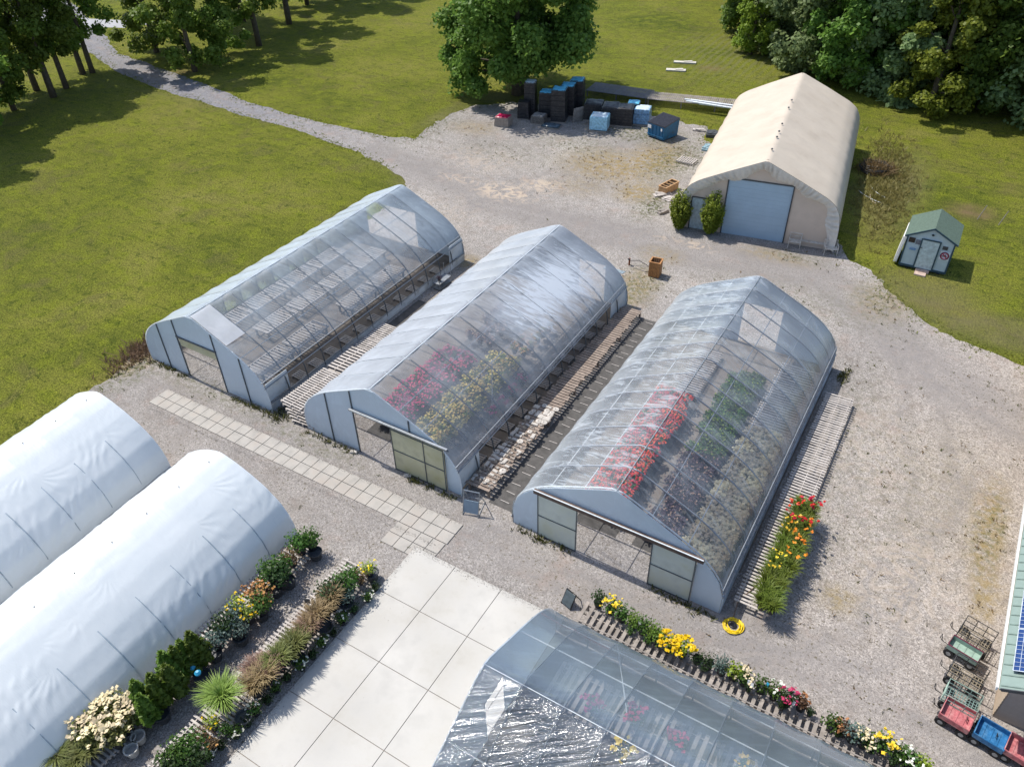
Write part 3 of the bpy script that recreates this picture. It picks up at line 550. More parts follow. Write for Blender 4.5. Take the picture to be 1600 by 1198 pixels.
# lane-side grove, upper left
GL = 'tall trees along the gravel drive'
TA = tree('lane_tree', 17, 4.2, 4.0, 34, 9500, .36, LT_M, 21, 'tall slender lane tree with bare lower trunk near the gravel drive', GL, trunk_r=.26, blob=1.4)
TB = tree('lane_tree', 18, 4.8, 3.4, 36, 10500, .36, LT_M, 22, 'tall slender lane tree with bare lower trunk near the gravel drive', GL, trunk_r=.3, blob=1.5)
TC = tree('lane_tree', 15, 4.8, 1.2, 38, 12500, .36, LT_M, 23, 'tall slender lane tree with bare lower trunk near the gravel drive', GL, trunk_r=.24, blob=1.4, droop=.5)
left = [(245, 82, TC, 1), (305, 112, TC, .95), (345, 50, TA, 1.05), (405, 72, TB, .95), (380, 35, TA, 1.1), (452, 38, TB, 1), (300, 18, TA, 1.2), (22, 172, TC, .9), (58, 142, TA, .95), (84, 152, TB, .9), (104, 138, TA, .9), (130, 116, TB, .85), (145, 114, TA, .9), (-60, 190, TB, .95), (-30, 215, TC, .9), (-80, 240, TA, .9), (560, -14, TB, 1), (600, -24, TA, 1.0), (480, 8, TC, 1), (525, 0, TB, 1.05), (345, 92, TC, .8)]
for i, (px, py, T, s) in enumerate(left):
    x, y = G(px, py); place(T, x, y, i*1.7, s)
# woodland edge, upper right
GR = 'trees of the wood edge behind the shelter'
R1 = tree('wood_edge_tree', 14, 5.2, .6, 60, 26000, .40, LT_D, 31, 'dense dark green tree of the wood edge behind the shelter', GR, blob=1.7, zlow=.3)
R2 = tree('wood_edge_tree', 15, 5.0, .4, 60, 26000, .40, LT_G, 32, 'dense greyish green tree of the wood edge behind the shelter', GR, blob=1.7, zlow=.2, droop=.5)
R3 = tree('locust_tree', 15, 4.4, 1.2, 54, 24000, .34, LT_Y, 33, 'tall yellow-green locust hanging forward out of the dark wood edge', None, blob=1.3, zlow=.8, droop=.8)
for i, (x, y, T, s) in enumerate([(-25.5, 92, R1, .9), (-20.5, 87, R2, .8), (-16.5, 81.5, R2, .95), (-12.0, 79, R1, .95), (-7.6, 78.5, R2, 1.0), (-4.4, 81, R1, 1), (-.6, 77.5, R1, .95), (4.6, 76, R2, 1), (9.5, 75, R2, 1), (-21, 97, R2, 1.1), (-14, 90, R1, 1.1), (-8, 88, R2, 1.15), (-1, 88, R1, 1.15), (6, 86, R2, 1.1), (14, 80, R1, 1.1), (-28, 103, R1, 1), (-31, 112, R2, 1), (-22, 110, R1, 1.2), (-12, 102, R1, 1.2), (0, 100, R1, 1.2), (10, 98, R2, 1.2), (-35, 120, R1, 1)]):
    place(T, x, y, i*2.1, s)
place(R3, -4.2, 75.0, .5, .95)
c = place(R3, 4.9, 71.4, 2.6, .72, 'smaller yellow-green locust at the right edge of the photo')
c = place(R3, -22.6, 84.2, 4.0, .6, 'low yellow-green tree at the left end of the wood edge')

# ------------------------------------------------------------ shelter (tan)
AL = rad(8.3)
PRT = [(4.85, 0), (4.87, .9), (4.82, 1.8), (4.68, 2.5), (4.35, 3.05), (3.8, 3.45), (2.1, 4.27), (0, 5.22)]
FAB_T = M('tan_fabric', (.50, .435, .355), .7, var=.07, scale=1.2, bmp=.25, dirt=(.41, .35, .28)); WALL_T = M('tan_wall', (.60, .485, .39), .75, var=.08, scale=1.5, dirt=(.53, .42, .33))
B = empty('fabric_shelter', (-10.25, 45.87, 0), AL, 'tan fabric covered storage building with a big pale blue roll-up door', 'building')
skin('roof_cover', PRT, -.35, 17.4, [-.35]+[1.9*i for i in range(1, 9)]+[17.4], .05, .05, FAB_T, B, sag=.075, nx_=90, ny_=220)
bm_w = end_wall('front_wall', PRT, .0, ((-2.05, 1.8, 3.74), (-4.13, -3.12, 2.15)), WALL_T, B); end_wall('back_wall', PRT, 17.2, (), WALL_T, B)
# drawn-in hem of the cover over the gable
A = arc(PRT, .05, .05, 120); hv = []; hq = []
for i, (u, z) in enumerate(A):
    wv = .10*math.sin(i*2.3)+.06*math.sin(i*3.7+1); k = .72+.12*math.sin(i*.31); cu, cz = -u/4.9, (1.9-z)/3.3
    l = math.hypot(cu, cz)+1e-6; hv += [(u, -.36, z+.02), (u+cu/l*k*.55, -.30+wv, z+cz/l*k*.55), (u+cu/l*k, -.045+abs(wv)*.5, z+cz/l*k)]
for i in range(len(A)-1):
    for j in (0, 1): hq.append((i*3+j, (i+1)*3+j, (i+1)*3+j+1, i*3+j+1))
np_obj('cover_hem', hv, hq, M('hem_fabric', (.66, .61, .54), .7, var=.08, bmp=.3), B, smooth=True)
BLUE_D = M('pale_blue_door', (.36, .47, .56), .5, var=.06, scale=1, bmp=.1)
mb = MB()
for i in range(14): mb.box((-.125, .03, .14+i*.266), (3.83, .05 if i % 2 else .045, .262))
d = mb.build('rollup_door', BLUE_D, B)
mb = MB().box((-2.07, -.03, 1.87), (.07, .07, 3.74)).box((1.82, -.03, 1.87), (.07, .07, 3.74)).box((-.125, -.03, 3.77), (3.96, .07, .07)); mb.build('door_frame', DGREY, d)
d = MB().box((-3.62, .02, 1.07), (1.0, .05, 2.12)).build('side_door', M('pale_door', (.42, .50, .52), .5), B)
MB().box((-4.15, -.03, 1.08), (.06, .07, 2.16)).box((-3.1, -.03, 1.08), (.06, .07, 2.16)).box((-3.62, -.03, 2.18), (1.12, .07, .06)).build('door_frame', DGREY, d); MB().box((-3.25, -.05, 1.0), (.12, .06, .04)).build('door_handle', PIPE, d)
for yy in (1.5, 3.6, 4.6, 6.0, 9.2, 10.8): MB().lathe((0, yy, 5.24), [(.06, 0), (.07, .06), (.03, .09)], 8).build('roof_vent', DGREY, B)

# ------------------------------------------------------------ shed with sign
R = empty('garden_shed', (-.42, 46.62, .12), rad(1.0), 'small pale blue shed with green roof and a round no smoking sign on the lawn', 'shed')
SB = M('shed_blue', (.46, .56, .60), .6, var=.07, scale=3); ST = M('shed_trim', (.035, .075, .10), .6); SG = M('green_shingle', (.085, .125, .095), .85, var=.18, scale=9, bmp=.6)
hw, dp, wz, pk = 1.28, 2.5, 1.95, 2.62
mb = MB(); mb.prism([(-hw, 0), (hw, 0), (hw, dp), (-hw, dp)], 0, wz)
mb.add([(-hw, 0, wz), (hw, 0, wz), (0, 0, pk), (-hw, dp, wz), (hw, dp, wz), (0, dp, pk)], [(0, 1, 2), (5, 4, 3), (0, 2, 5, 3), (1, 4, 5, 2)])
wl = mb.build('wall', SB, R)
mb = MB(); a = math.atan2(pk-wz, hw); l = math.hypot(hw, pk-wz)+.16
for s in (-1, 1): mb.box((s*(hw/2+.06), dp/2, (wz+pk)/2+.02), (l, dp+.3, .06), ry=s*a)
mb.build('roof', SG, R)
mb = MB()
for s in (-1, 1): mb.box((s*(hw/2+.06), -.165, (wz+pk)/2+.0), (l, .03, .10), ry=s*a)
for s in (-1, 1): mb.box((s*(hw-.03), -.02, wz/2), (.09, .04, wz))
mb.box((0, -.02, .05), (2*hw-.1, .05, .12)); mb.build('trim', ST, R)
d = MB().box((.03, -.03, .95), (.92, .04, 1.78)).build('door', M('shed_door', (.48, .57, .58), .55), R)
MB().box((-.46, -.05, .95), (.08, .05, 1.9)).box((.52, -.05, .95), (.08, .05, 1.9)).box((.03, -.05, 1.88), (.9, .05, .07)).build('door_frame', ST, d)
MB().box((-.40, -.07, 1.35), (.14, .03, .04)).build('hinge', DGREY, d)
MB().box((-.98, -.02, 1.68), (.34, .03, .30)).build('window', M('dark_opening', (.05, .035, .025), .8), R); MB().box((-.62, -.02, 1.62), (.28, .03, .28)).build('vent', M('vent_grey', (.16, .17, .20)), R); MB().box((.82, -.02, 1.58), (.28, .03, .22)).build('window', DGREY, R)
MB().lathe((.0, -.06, 2.22), [(.07, -.02), (.075, .03), (.02, .06)], 8).build('lamp', BLACK, R)
MB().box((-.80, -.08, 1.15), (.34, .06, .10)).build('hose_hook', M('hook_blue', (.16, .28, .45)), R)
# round prohibition sign: ring, bar, cigarette
def disc(mb, c, r, y, n=28):
    vs = [(c[0]+r*math.cos(6.2832*k/n), y, c[1]+r*math.sin(6.2832*k/n)) for k in range(n)]; mb.add(vs, [tuple(range(n))])
def ring(mb, c, r0, r1, y, n=28):
    vs = []
    for k in range(n): vs += [(c[0]+r0*math.cos(6.2832*k/n), y, c[1]+r0*math.sin(6.2832*k/n)), (c[0]+r1*math.cos(6.2832*k/n), y, c[1]+r1*math.sin(6.2832*k/n))]
    mb.add(vs, [(2*k, 2*k+1, (2*k+3) % (2*n), (2*k+2) % (2*n)) for k in range(n)])
sx, sz = .92, 1.12
SI = MB().box((sx, -.03, sz), (.52, .02, .52)).build('sign_plate', M('sign_white', (.62, .64, .66), .4), R)
mb = MB(); disc(mb, (sx, sz), .245, -.046); mb.build('sign_face', M('sign_navy', (.03, .035, .10), .4), SI)
mb = MB(); disc(mb, (sx, sz), .20, -.050); mb.build('sign_field', M('sign_lilac', (.55, .50, .60), .4), SI)
mb = MB().box((sx-.02, -.056, sz-.02), (.26, .006, .045)).box((sx+.03, -.056, sz+.03), (.05, .006, .12)); mb.build('cigarette_symbol', BLACK, SI)
mb = MB(); ring(mb, (sx, sz), .165, .205, -.062); mb.box((sx, -.064, sz), (.36, .006, .045), ry=rad(45)); mb.build('prohibition_ring', M('sign_red', (.42, .03, .06), .4), SI)
mb = MB().box((.0, -.45, -.08), (.62, .5, .08)).box((.06, -.16, -.03), (.72, .28, .1)); mb.build('step', M('pink_paver', (.45, .34, .28), .9), R)
mb = MB()
for i in range(3): mb.box((-hw-.10-.07*i, .9+.1*i, 1.0-.06*i), (.05, 2.0, 1.7), ry=rad(5))
mb.build('leaning_boards', WHITE, R)
mb = MB()
for xx in (-1.1, -.8, .9): mb.box((xx, .1, -.06), (.18, .2, .13))
mb.build('block', BLACK, R)

# ------------------------------------------------------------ house with panels, right edge
R = empty('metal_roof_building', (6.08, 18.55, 0), rad(-1), 'beige sided building with green metal roof and blue solar panels at right edge', 'building')
SID = M('beige_siding', (.42, .33, .24), .7, var=.06); RFM = M('green_metal_roof', (.20, .265, .235), .45, var=.05, bmp=.05)
bw, bl, ez, sl_ = 6.0, 22, 2.9, .55; pkz = ez+bw*sl_
mb = MB(); mb.add([(0, 0, 0), (2*bw, 0, 0), (2*bw, 0, ez), (bw, 0, pkz-.05), (0, 0, ez), (0, bl, 0), (2*bw, bl, 0), (2*bw, bl, ez), (bw, bl, pkz-.05), (0, bl, ez)], [(0, 1, 2, 3, 4), (9, 8, 7, 6, 5), (0, 4, 9, 5), (1, 6, 7, 2)])
mb.build('wall', M('shaded_siding', (.36, .31, .27), .7, var=.06), R)  # front shade put into the colour, greyer than the beige side cladding
mb = MB()
for i in range(18): mb.box((-.025, bl/2, .12+.155*i), (.03, bl, .14), ry=rad(4))
mb.build('side_cladding', SID, R)
sa = math.atan(sl_); rl = (bw+.6)/math.cos(sa); mb = MB()
for s in (0, 1):
    cx = (bw-.6)/2 if s == 0 else bw+(bw+.6)/2; mb.box((cx, bl/2-.5, ez-.6*sl_/2+bw*sl_/2+.12), (rl, bl+1.2, .06), ry=-sa if s == 0 else sa)
rf = mb.build('roof', RFM, R)
mb = MB()
for i in range(58): mb.box(((bw-.6)/2-.01, -.98+i*.4, ez-.3*sl_+bw*sl_/2+.162), (rl-.04, .035, .02), ry=-sa)
mb.build('roof_rib', M('roof_rib', (.14, .195, .17), .5), rf)
MB().box((-.66, bl/2-.5, ez-.22), (.05, bl+1.2, .15)).build('gutter', WHITE, R); MB().box((-.3, -1.12, ez-.02), (.62, .03, .12), ry=-sa).build('fascia', DGREY, R)
PNL = M('panel_blue', (.015, .045, .16), .2, var=.15, bmp=0, spec=.6); LIN = M('panel_grid', (.45, .50, .55), .4)
un = Vector((math.cos(sa), 0, math.sin(sa))); nn_ = Vector((-math.sin(sa), 0, math.cos(sa))); org = Vector((-.6, -1.1, ez-.6*sl_+.17))
for c in range(2):
    for r_ in range(6):
        p0 = org+un*(.28+c*1.0)+Vector((0, .62+r_*1.66, 0))+nn_*.09; ct = p0+un*.49+Vector((0, .82, 0))
        pn = MB().box(ct, (.96, 1.62, .035), ry=-sa).build('solar_panel', PNL, R); mb = MB()
        for k in range(7): mb.box(p0+un*(.01+k*.16)+Vector((0, .82, 0))+nn_*.022, (.022 if k in (0, 6) else .012, 1.62, .006), ry=-sa)
        for k in range(11): mb.box(p0+un*.49+Vector((0, .01+k*.162, 0))+nn_*.023, (.96, .026 if k in (0, 10) else .010, .006), ry=-sa)
        mb.build('panel_grid', LIN, pn)
MB().box((-.05, 4.6, 1.4), (.06, 1.8, 1.2)).build('white_wall_board', WHITE, R); MB().tube([(-.55, 7.4, ez-.3), (-.2, 7.4, ez-.25)], .05, 8).build('wall_lamp', PIPE, R)

# ------------------------------------------------------------ slatted benches
def bench(name, x0, x1, y0, y1, z, mat, label, slat=.09, gap=.06, along='y', parts=True, group=None, rot=0, skipf=None, ends=0, cat='bench', dirt=None, thick=.03):
    """slats run across the bench; legs and bearers under it"""
    L = (y1-y0) if along == 'y' else (x1-x0); W = (x1-x0) if along == 'y' else (y1-y0)
    R = empty(name, (x0, y0, 0), rot, label, cat, group); loc = (lambda a, b, c: (b, a, c)) if along == 'y' else (lambda a, b, c: (a, b, c))
    dim = (lambda a, b, c: (b, a, c)) if along == 'y' else (lambda a, b, c: (a, b, c)); mb = MB(); a = 0
    while a < L-slat:
        if not (skipf and skipf(a)): mb.box(loc(a+slat/2, W/2+rng.uniform(-.02, .02)*(1+ends), z+rng.uniform(-.004, .004)), dim(slat*rng.uniform(.9, 1.05), W-.01-rng.uniform(0, .06)*(1+ends), thick), rz=rng.uniform(-.012, .012))
        a += slat+gap*rng.uniform(.8, 1.25)
    mb.build('slats', mat, R); mb = MB()
    for f in (.12, .5, .88): mb.box(loc(L/2, W*f, z-.055), dim(L, .04, .08))
    mb.build('bearers', mat, R); k = max(2, int(L/2.4)+1)
    for i in range(k):
        for f in (.1, .9): MB().box(loc(.08+(L-.16)*i/(k-1), W*f, (z-.095)/2), (.09, .09, z-.10)).build('leg', mat, R)
    return R
bench('slatted_bench', -13.95, -12.75, 18.45, 34.1, .42, WOOD_B, 'long weathered brown slatted bench between the middle and right greenhouses', slat=.15, gap=.045, ends=2.5)
bench('slatted_bench', -24.5, -23.35, 19.8, 26.2, .42, WOOD_W, 'bleached slatted bench between the left and middle greenhouses', slat=.09, gap=.065)
bench('slatted_bench', -2.42, -1.12, 18.4, 32.0, .40, WOOD_W, 'bleached slatted bench holding the orange lilies beside the right greenhouse', slat=.085, gap=.08)
bench('slatted_bench', -6.9, 9.0, 14.75, 15.75, .38, WOOD_G, 'weathered grey slatted bench with potted perennials behind the shiny greenhouse', slat=.13, gap=.11, along='x')
bench('slatted_bench', -18.3, -16.95, 2.0, 12.7, .30, WOOD_W, 'bleached slatted bench against the white hoop house carrying evergreen shrubs', slat=.07, gap=.08)
bench('slatted_bench', -15.85, -14.5, 2.0, 12.95, .30, WOOD_W, 'bleached slatted bench with ornamental grasses beside the concrete pad', slat=.07, gap=.07)
t1 = bench('slatted_table', -31.75, -26.0, 64.8, 67.3, .6, M('grey_slat', (.15, .15, .16), .8, var=.3), 'dark grey slatted display table beside the big maple', slat=.12, gap=.05, along='x', rot=rad(4), cat='table')
t2 = bench('slatted_table', -25.9, -17.0, 65.15, 67.3, .6, WOOD_G, 'long weathered slatted table reaching behind the tan shelter', slat=.12, gap=.05, along='x', rot=rad(11), cat='table')
# stack of spare slat pallets at the front of the left bench
def pallet(name, x, y, z, w_, l, mat, label, rz=0, group=None, n=11, cat='pallet'):
    R = empty(name, (x, y, z), rz, label, cat, group); mb = MB()
    for i in range(n): mb.box((0, -l/2+(i+.5)*l/n, .10), (w_, l/n*.5, .02))
    mb.build('deck', mat, R); mb = MB()
    for f in (-.45, 0, .45): mb.box((w_*f, 0, .045), (.05, l, .085))
    mb.build('stringer', mat, R); return R
for i in range(6):
    pallet('slatted_pallet', -23.62+.155*i, 19.75-.10*i, .66-.115*i, 1.35, 3.0-.08*i, WOOD_W, 'bleached slatted panel in the sloping pile at the front end of the left bench', rz=rng.uniform(-.05, .03)+.01*i, group='slatted panels piled by the left greenhouse', n=19)
pallet('slatted_pallet', -23.9, 22.6, .45, 1.15, 2.0, WOOD_W, 'single slatted pallet lying flat on the left bench', n=9)
# benches in the greenhouses
GB = 'empty mesh-topped benches in the left greenhouse'
def mesh_bench(x, y, w_=1.1, l=2.35, z=.55):
    R = empty('grow_bench', (x, y, 0), 0, 'low grey bench in the rows of the left greenhouse, seen through its film', 'bench', GB)
    mb = MB()
    for k in range(12): mb.box((0, -l/2+.1+k*(l-.2)/11, z), (w_, .07, .02))
    mb.box((-w_/2, 0, z-.02), (.05, l, .09)).box((w_/2, 0, z-.02), (.05, l, .09)).box((0, -l/2, z-.02), (w_, .05, .09)).box((0, l/2, z-.02), (w_, .05, .09)); mb.build('bench_top', WOOD_W, R)
    for a in (-1, 1):
        for b in (-1, 1): MB().box((a*w_*.42, b*l*.44, z/2-.03), (.09, .09, z-.07)).build('leg', WOOD_G, R)
    return R
mbp = mesh_bench(-31.9, 22.2)
for i, (x, y) in enumerate([(-31.9, 24.8), (-31.9, 27.4), (-31.9, 30.0), (-29.7, 23.4), (-29.7, 26.0), (-29.7, 28.6), (-29.7, 31.2), (-27.3, 20.6), (-27.3, 23.2), (-27.3, 27.4), (-27.3, 30.0)]):
    c = copy_tree(mbp); c.location = (x, y, 0)
GP = 'pallets laid out along the left greenhouse wall'
pp = pallet('floor_pallet', -25.35, 19.6, .02, 1.1, .62, WOOD_W, 'small slatted pallet on the floor along the open side of the left greenhouse', group=GP, n=5)
for i in range(1, 12):
    c = copy_tree(pp); c.location = (-25.35, 19.6+i*1.18, .02); c.rotation_euler = (0, 0, rng.uniform(-.04, .04))
GP2 = 'pallets laid out along the middle greenhouse wall'
for i in range(11):
    c = copy_tree(pp); c['label'] = 'small slatted pallet on the floor along the open side of the middle greenhouse'; c['group'] = GP2; c.location = (-14.75, 20.2+i*1.2, .02)
bench('slatted_bench', -4.9, -2.9, 27.2, 33.3, .35, WOOD_W, 'wide empty slatted bench at the far right inside the right greenhouse', slat=.1, gap=.09)
bench('slatted_bench', -9.0, -7.6, 28.6, 32.6, .35, WOOD_G, 'empty slatted bench at the far centre inside the right greenhouse', slat=.1, gap=.08)
bench('slatted_bench', -6.5, 8, 11.6, 13.2, .4, WOOD_G, 'slatted bench seen through the shiny creased greenhouse film', slat=.13, gap=.12, along='x')

# ------------------------------------------------------------ stones and oddments on the brown bench
STONE = M('pale_casting', (.50, .465, .42), .9, var=.3, scale=6, dirt=(.20, .18, .15)); STN2 = M('tan_casting', (.40, .34, .27), .85, var=.2)
GS = 'pale garden ornaments spread on the brown bench'
def orn(kind):
    R = None; mb = MB()
    if kind == 0: mb.lathe((0, 0, 0), [(.02, .0), (.16, 0), (.17, .03), (.10, .045), (.05, .05), (.04, .02)], 14); nm = 'round_stone_plaque'
    elif kind == 1: mb.box((0, 0, .025), (.34, .18, .05)); mb.box((0, 0, .055), (.28, .12, .012)); nm = 'rectangular_stone_tile'
    elif kind == 2: mb.lathe((0, 0, 0), [(.09, 0), (.11, .02), (.12, .07), (.09, .09), (.08, .05)], 10, sy=.7); nm = 'oval_stone_dish'
    elif kind == 3: mb.tube([(-.12, -.08, .02), (.12, -.08, .02), (0, .13, .02), (-.12, -.08, .02)], .022, 5); nm = 'triangular_trellis_piece'
    elif kind == 4: mb.box((0, 0, .03), (.13, .12, .06)); mb.lathe((0, 0, .06), [(.05, 0), (.04, .05), (.055, .08), (.02, .11)], 8); nm = 'small_stone_figure'
    else: mb.box((0, 0, .02), (.4, .36, .04)); mb.box((0, 0, .05), (.34, .30, .02)); nm = 'square_stone_slab'
    o = mb.build(nm, STN2 if kind == 4 else STONE)
    lab = {0: 'round pale stone plaque with a centre hole on the brown bench', 1: 'narrow pale stone tile on the brown bench', 2: 'small pale oval stone dish on the brown bench', 3: 'pale triangular frame on the brown bench', 4: 'small tan stone figure on the brown bench', 5: 'square pale stone slab on the brown bench'}[kind]
    return tag(o, lab, {0: 'stone plaque', 1: 'stone tile', 2: 'stone dish', 3: 'frame', 4: 'figurine', 5: 'stone slab'}[kind], GS+' ('+['round', 'narrow', 'oval', 'triangular', 'figures', 'square'][kind]+')')
OR = [orn(k) for k in range(6)]; first = [True]*6
yy = 18.75
while yy < 24.6:
    for xx in (-13.75, -13.47, -13.20, -12.93):
        if rng.random() < (.04 if yy < 23 else .3): continue
        k = int(rng.choice([0, 1, 1, 2, 2, 4, 4, 5, 1, 3], 1)[0])
        if k == 5 and rng.random() < .5: k = 1
        if yy > 23.2: k = int(rng.choice([0, 0, 5, 1]))
        o = OR[k] if first[k] else OR[k].copy()
        if not first[k]: COL.objects.link(o)
        first[k] = False; s = rng.uniform(.6, .95); o.scale = (s, s, s); o.location = (xx+rng.uniform(-.04, .04), max(yy+rng.uniform(-.06, .06), 18.65), .437); o.rotation_euler = (0, 0, rng.uniform(-.25, .25)+(math.pi/2 if rng.random() < .3 else 0))
    yy += .27
# pale bars added as dashes of light falling through the bench slats
ST_ = tag(MB().box((0, 0, .03), (.42, .03, .03)).build('light_dash', WOOD_W), 'short pale bar painting a light dash on the shadow strip beside the brown bench', 'stake', 'painted light dashes on the shadow strip')
for i in range(26):
    o = ST_ if i == 0 else ST_.copy()
    if i: COL.objects.link(o)
    o.location = (-12.2+rng.uniform(-.06, .06), 18.6+i*.6+rng.uniform(-.1, .1), .005); o.rotation_euler = (0, 0, rng.uniform(-.06, .06))

# ------------------------------------------------------------ potted plants
POT = M('black_pot', (.022, .022, .025), .5); POTG = M('grey_pot', (.20, .21, .23), .55)
def leafy(n, c, r, size, hz=.7, shell=.3, mat=None, aspect=1.0):
    C, d = cloud(n, c, (r, r, r*hz), shell); C[:, 2] = np.maximum(C[:, 2], .05)
    return quads(C, size, d*.6+np.array([0, 0, .6]), .8, aspect)
def blades(n, h, spread, width=.012, arch=.5):
    V = []; Q = []
    for i in range(n):
        a = rng.uniform(0, 6.283); k = rng.uniform(.15, 1)*spread; hh = h*rng.uniform(.6, 1.05); dx, dy = math.cos(a), math.sin(a); px, py = -dy*width, dx*width; b = len(V); r0 = rng.uniform(0, .12)
        for j, t in enumerate((0, .45, .8, 1.0)):
            rr = r0+k*t**1.6; z = hh*(t-arch*t*t*t*.75); w_ = (1, 1, .7, .1)[j]
            V += [(dx*rr-px*w_, dy*rr-py*w_, z), (dx*rr+px*w_, dy*rr+py*w_, z)]
        for j in range(3): Q.append((b+2*j, b+2*j+1, b+2*j+3, b+2*j+2))
    return np.array(V), np.array(Q)
def plant(name, label, cat, group, kind='bush', r=.3, h=.4, leaf=None, bloom=None, nl=220, nb=0, size=.07, bs=.07, pot=.14, potmat=None, hz=.7):
    R = empty(name, label=label, cat=cat, group=group); pz = 0
    if pot:
        pz = pot*1.5; MB().lathe((0, 0, 0), [(pot*.72, 0), (pot, pz), (pot*1.06, pz), (pot*1.06, pz+.015), (pot*.93, pz+.012), (pot*.9, pz-.03)], 10).build('pot', potmat or POT, R)
    if kind == 'bush': V, Q = leafy(nl, (0, 0, pz+h*.5), r, size, h/(2*r)*1.0+.05)
    elif kind == 'cone':
        z = h*rng.uniform(0, 1, nl)**1.3; rr = r*(1-z/h)**.75*rng.uniform(.55, 1, nl); a = rng.uniform(0, 6.283, nl); rr = rr*(1+.18*np.sin(a*5+z*4))
        C = np.stack([rr*np.cos(a), rr*np.sin(a), z+pz+.03], 1); V, Q = quads(C, size, np.stack([np.cos(a)*.6, np.sin(a)*.6, np.full(nl, .8)], 1), .7, 1.5)
    else: V, Q = blades(nl, h, r); V[:, 2] += pz
    fV, fQ = V, Q
    if not nb or nb >= 12: np_obj('foliage', V, Q, leaf, R)
    if nb:
        if kind == 'grass': a = rng.uniform(0, 6.283, nb); rr = r*np.sqrt(rng.uniform(0, 1, nb)); C = np.stack([rr*np.cos(a), rr*np.sin(a), pz+h*rng.uniform(.85, 1.15, nb)], 1)
        else:
            d = rng.normal(0, 1, (nb, 3)); d[:, 2] = np.abs(d[:, 2])+.15; d /= np.linalg.norm(d, axis=1)[:, None]; C = d*np.array([r, r, h*.5])*1.03+np.array([0, 0, pz+h*.5])
        per = 3; C = np.repeat(C, per, 0)+rng.normal(0, bs*.3, (nb*per, 3)); V, Q = quads(C, bs, np.tile([0, -.1, 1.], (nb*per, 1)), .5)
        if nb >= 12: np_obj('blooms', V, Q, bloom, R)
        else: VV, QQ = merge([(fV, fQ), (V, Q)]); np_obj('foliage', VV, QQ, [leaf, bloom], R, mi=np.r_[np.zeros(len(fQ)), np.ones(len(Q))])
    return R
LLG = leafmat('lily_leaf', (.07, .11, .012), (.22, .28, .045), .35, 4); LG = leafmat('plant_green', (.025, .065, .012), (.10, .19, .03), .3, 5); LDK = leafmat('plant_deep', (.012, .032, .010), (.045, .085, .02), .25, 5)
LLM = leafmat('plant_lime', (.14, .20, .02), (.36, .42, .05), .3, 5); LBL = leafmat('plant_blue', (.05, .09, .075), (.16, .22, .19), .25, 5); LBR = leafmat('plant_bronze', (.08, .05, .03), (.22, .13, .06), .25, 5)
LTN = leafmat('grass_tan', (.20, .14, .07), (.42, .31, .18), .35, 5); LOL = leafmat('grass_olive', (.09, .11, .03), (.26, .27, .09), .35, 5); LVR = leafmat('grass_variegated', (.13, .22, .03), (.38, .46, .13), .35, 6)
LPU = leafmat('plant_purple', (.035, .022, .035), (.12, .075, .10), .25, 5); ARB = leafmat('arborvitae', (.05, .10, .010), (.16, .23, .03), .3, 6); LPI = leafmat('grass_pink', (.22, .13, .10), (.42, .28, .22), .3, 5)
BR = leafmat('bloom_red', (.42, .012, .012), (.75, .045, .03), .2, 9); BP = leafmat('bloom_pink', (.36, .02, .09), (.58, .06, .16), .2, 9); BY = leafmat('bloom_yellow', (.60, .38, .02), (.85, .62, .06), .2, 9); BO = leafmat('bloom_orange', (.60, .16, .01), (.85, .32, .03), .2, 9)
BC = leafmat('bloom_cream', (.64, .52, .30), (.88, .78, .54), .2, 9); BW = leafmat('bloom_white', (.60, .60, .50), (.82, .82, .74), .2, 9); BG = leafmat('bloom_gold', (.60, .38, .005), (.85, .58, .01), .2, 9); BO2 = leafmat('bloom_amber', (.34, .24, .05), (.60, .46, .13), .2, 9); BT = leafmat('bloom_tan', (.36, .17, .05), (.55, .28, .10), .2, 9)
ONE = {}
def put(key, x, y, z=0, s=1, label=None, group=None, cat=None, **kw):
    """first call builds the plant, later calls copy it part by part"""
    if key not in ONE: R = plant(label=label, cat=cat, group=group, **kw); ONE[key] = R
    else: R = copy_tree(ONE[key])
    R.location = (x, y, z); R.rotation_euler = (0, 0, rng.uniform(0, 6.28)); s *= rng.uniform(.92, 1.08); R.scale = (s, s, s)
    if label: R['label'] = label
    if cat: R['category'] = cat
    if group: R['group'] = group
    return R
def rows(key, xs, y0, y1, step, z, fill=1.0, jit=.07, **kw):
    y = y0
    while y < y1:
        for x in xs:
            if rng.random() < fill: put(key, x+rng.uniform(-jit, jit), y+rng.uniform(-jit, jit), z, **kw)
        y += step
# right greenhouse
rows('red', (-9.0, -8.6, -8.2, -7.8), 20.0, 27.9, .46, .25, .97, name='potted_mum', label='potted plant with red blooms in the centre row of the right greenhouse', cat='potted plant', group='red blooms in the right greenhouse', kind='bush', r=.30, h=.45, leaf=LG, bloom=BR, nl=170, nb=26, size=.10, bs=.12)
rows('grn', (-6.5, -6.1, -5.7, -5.3), 25.0, 31.4, .46, .2, .95, name='potted_perennial', label='leafy green potted plant in the second row of the right greenhouse', cat='potted plant', group='green plants in the right greenhouse', kind='bush', r=.30, h=.45, leaf=LG, bloom=LLM, nl=240, nb=4, size=.10)
rows('pur', (-6.5, -6.1, -5.7, -5.3), 19.8, 24.9, .46, .2, .9, name='potted_perennial', label='dusky purple-leaved potted plant in the second row of the right greenhouse', cat='potted plant', group='purple plants in the right greenhouse', kind='bush', r=.27, h=.38, leaf=LPU, bloom=LPI, nl=170, nb=6, size=.08)
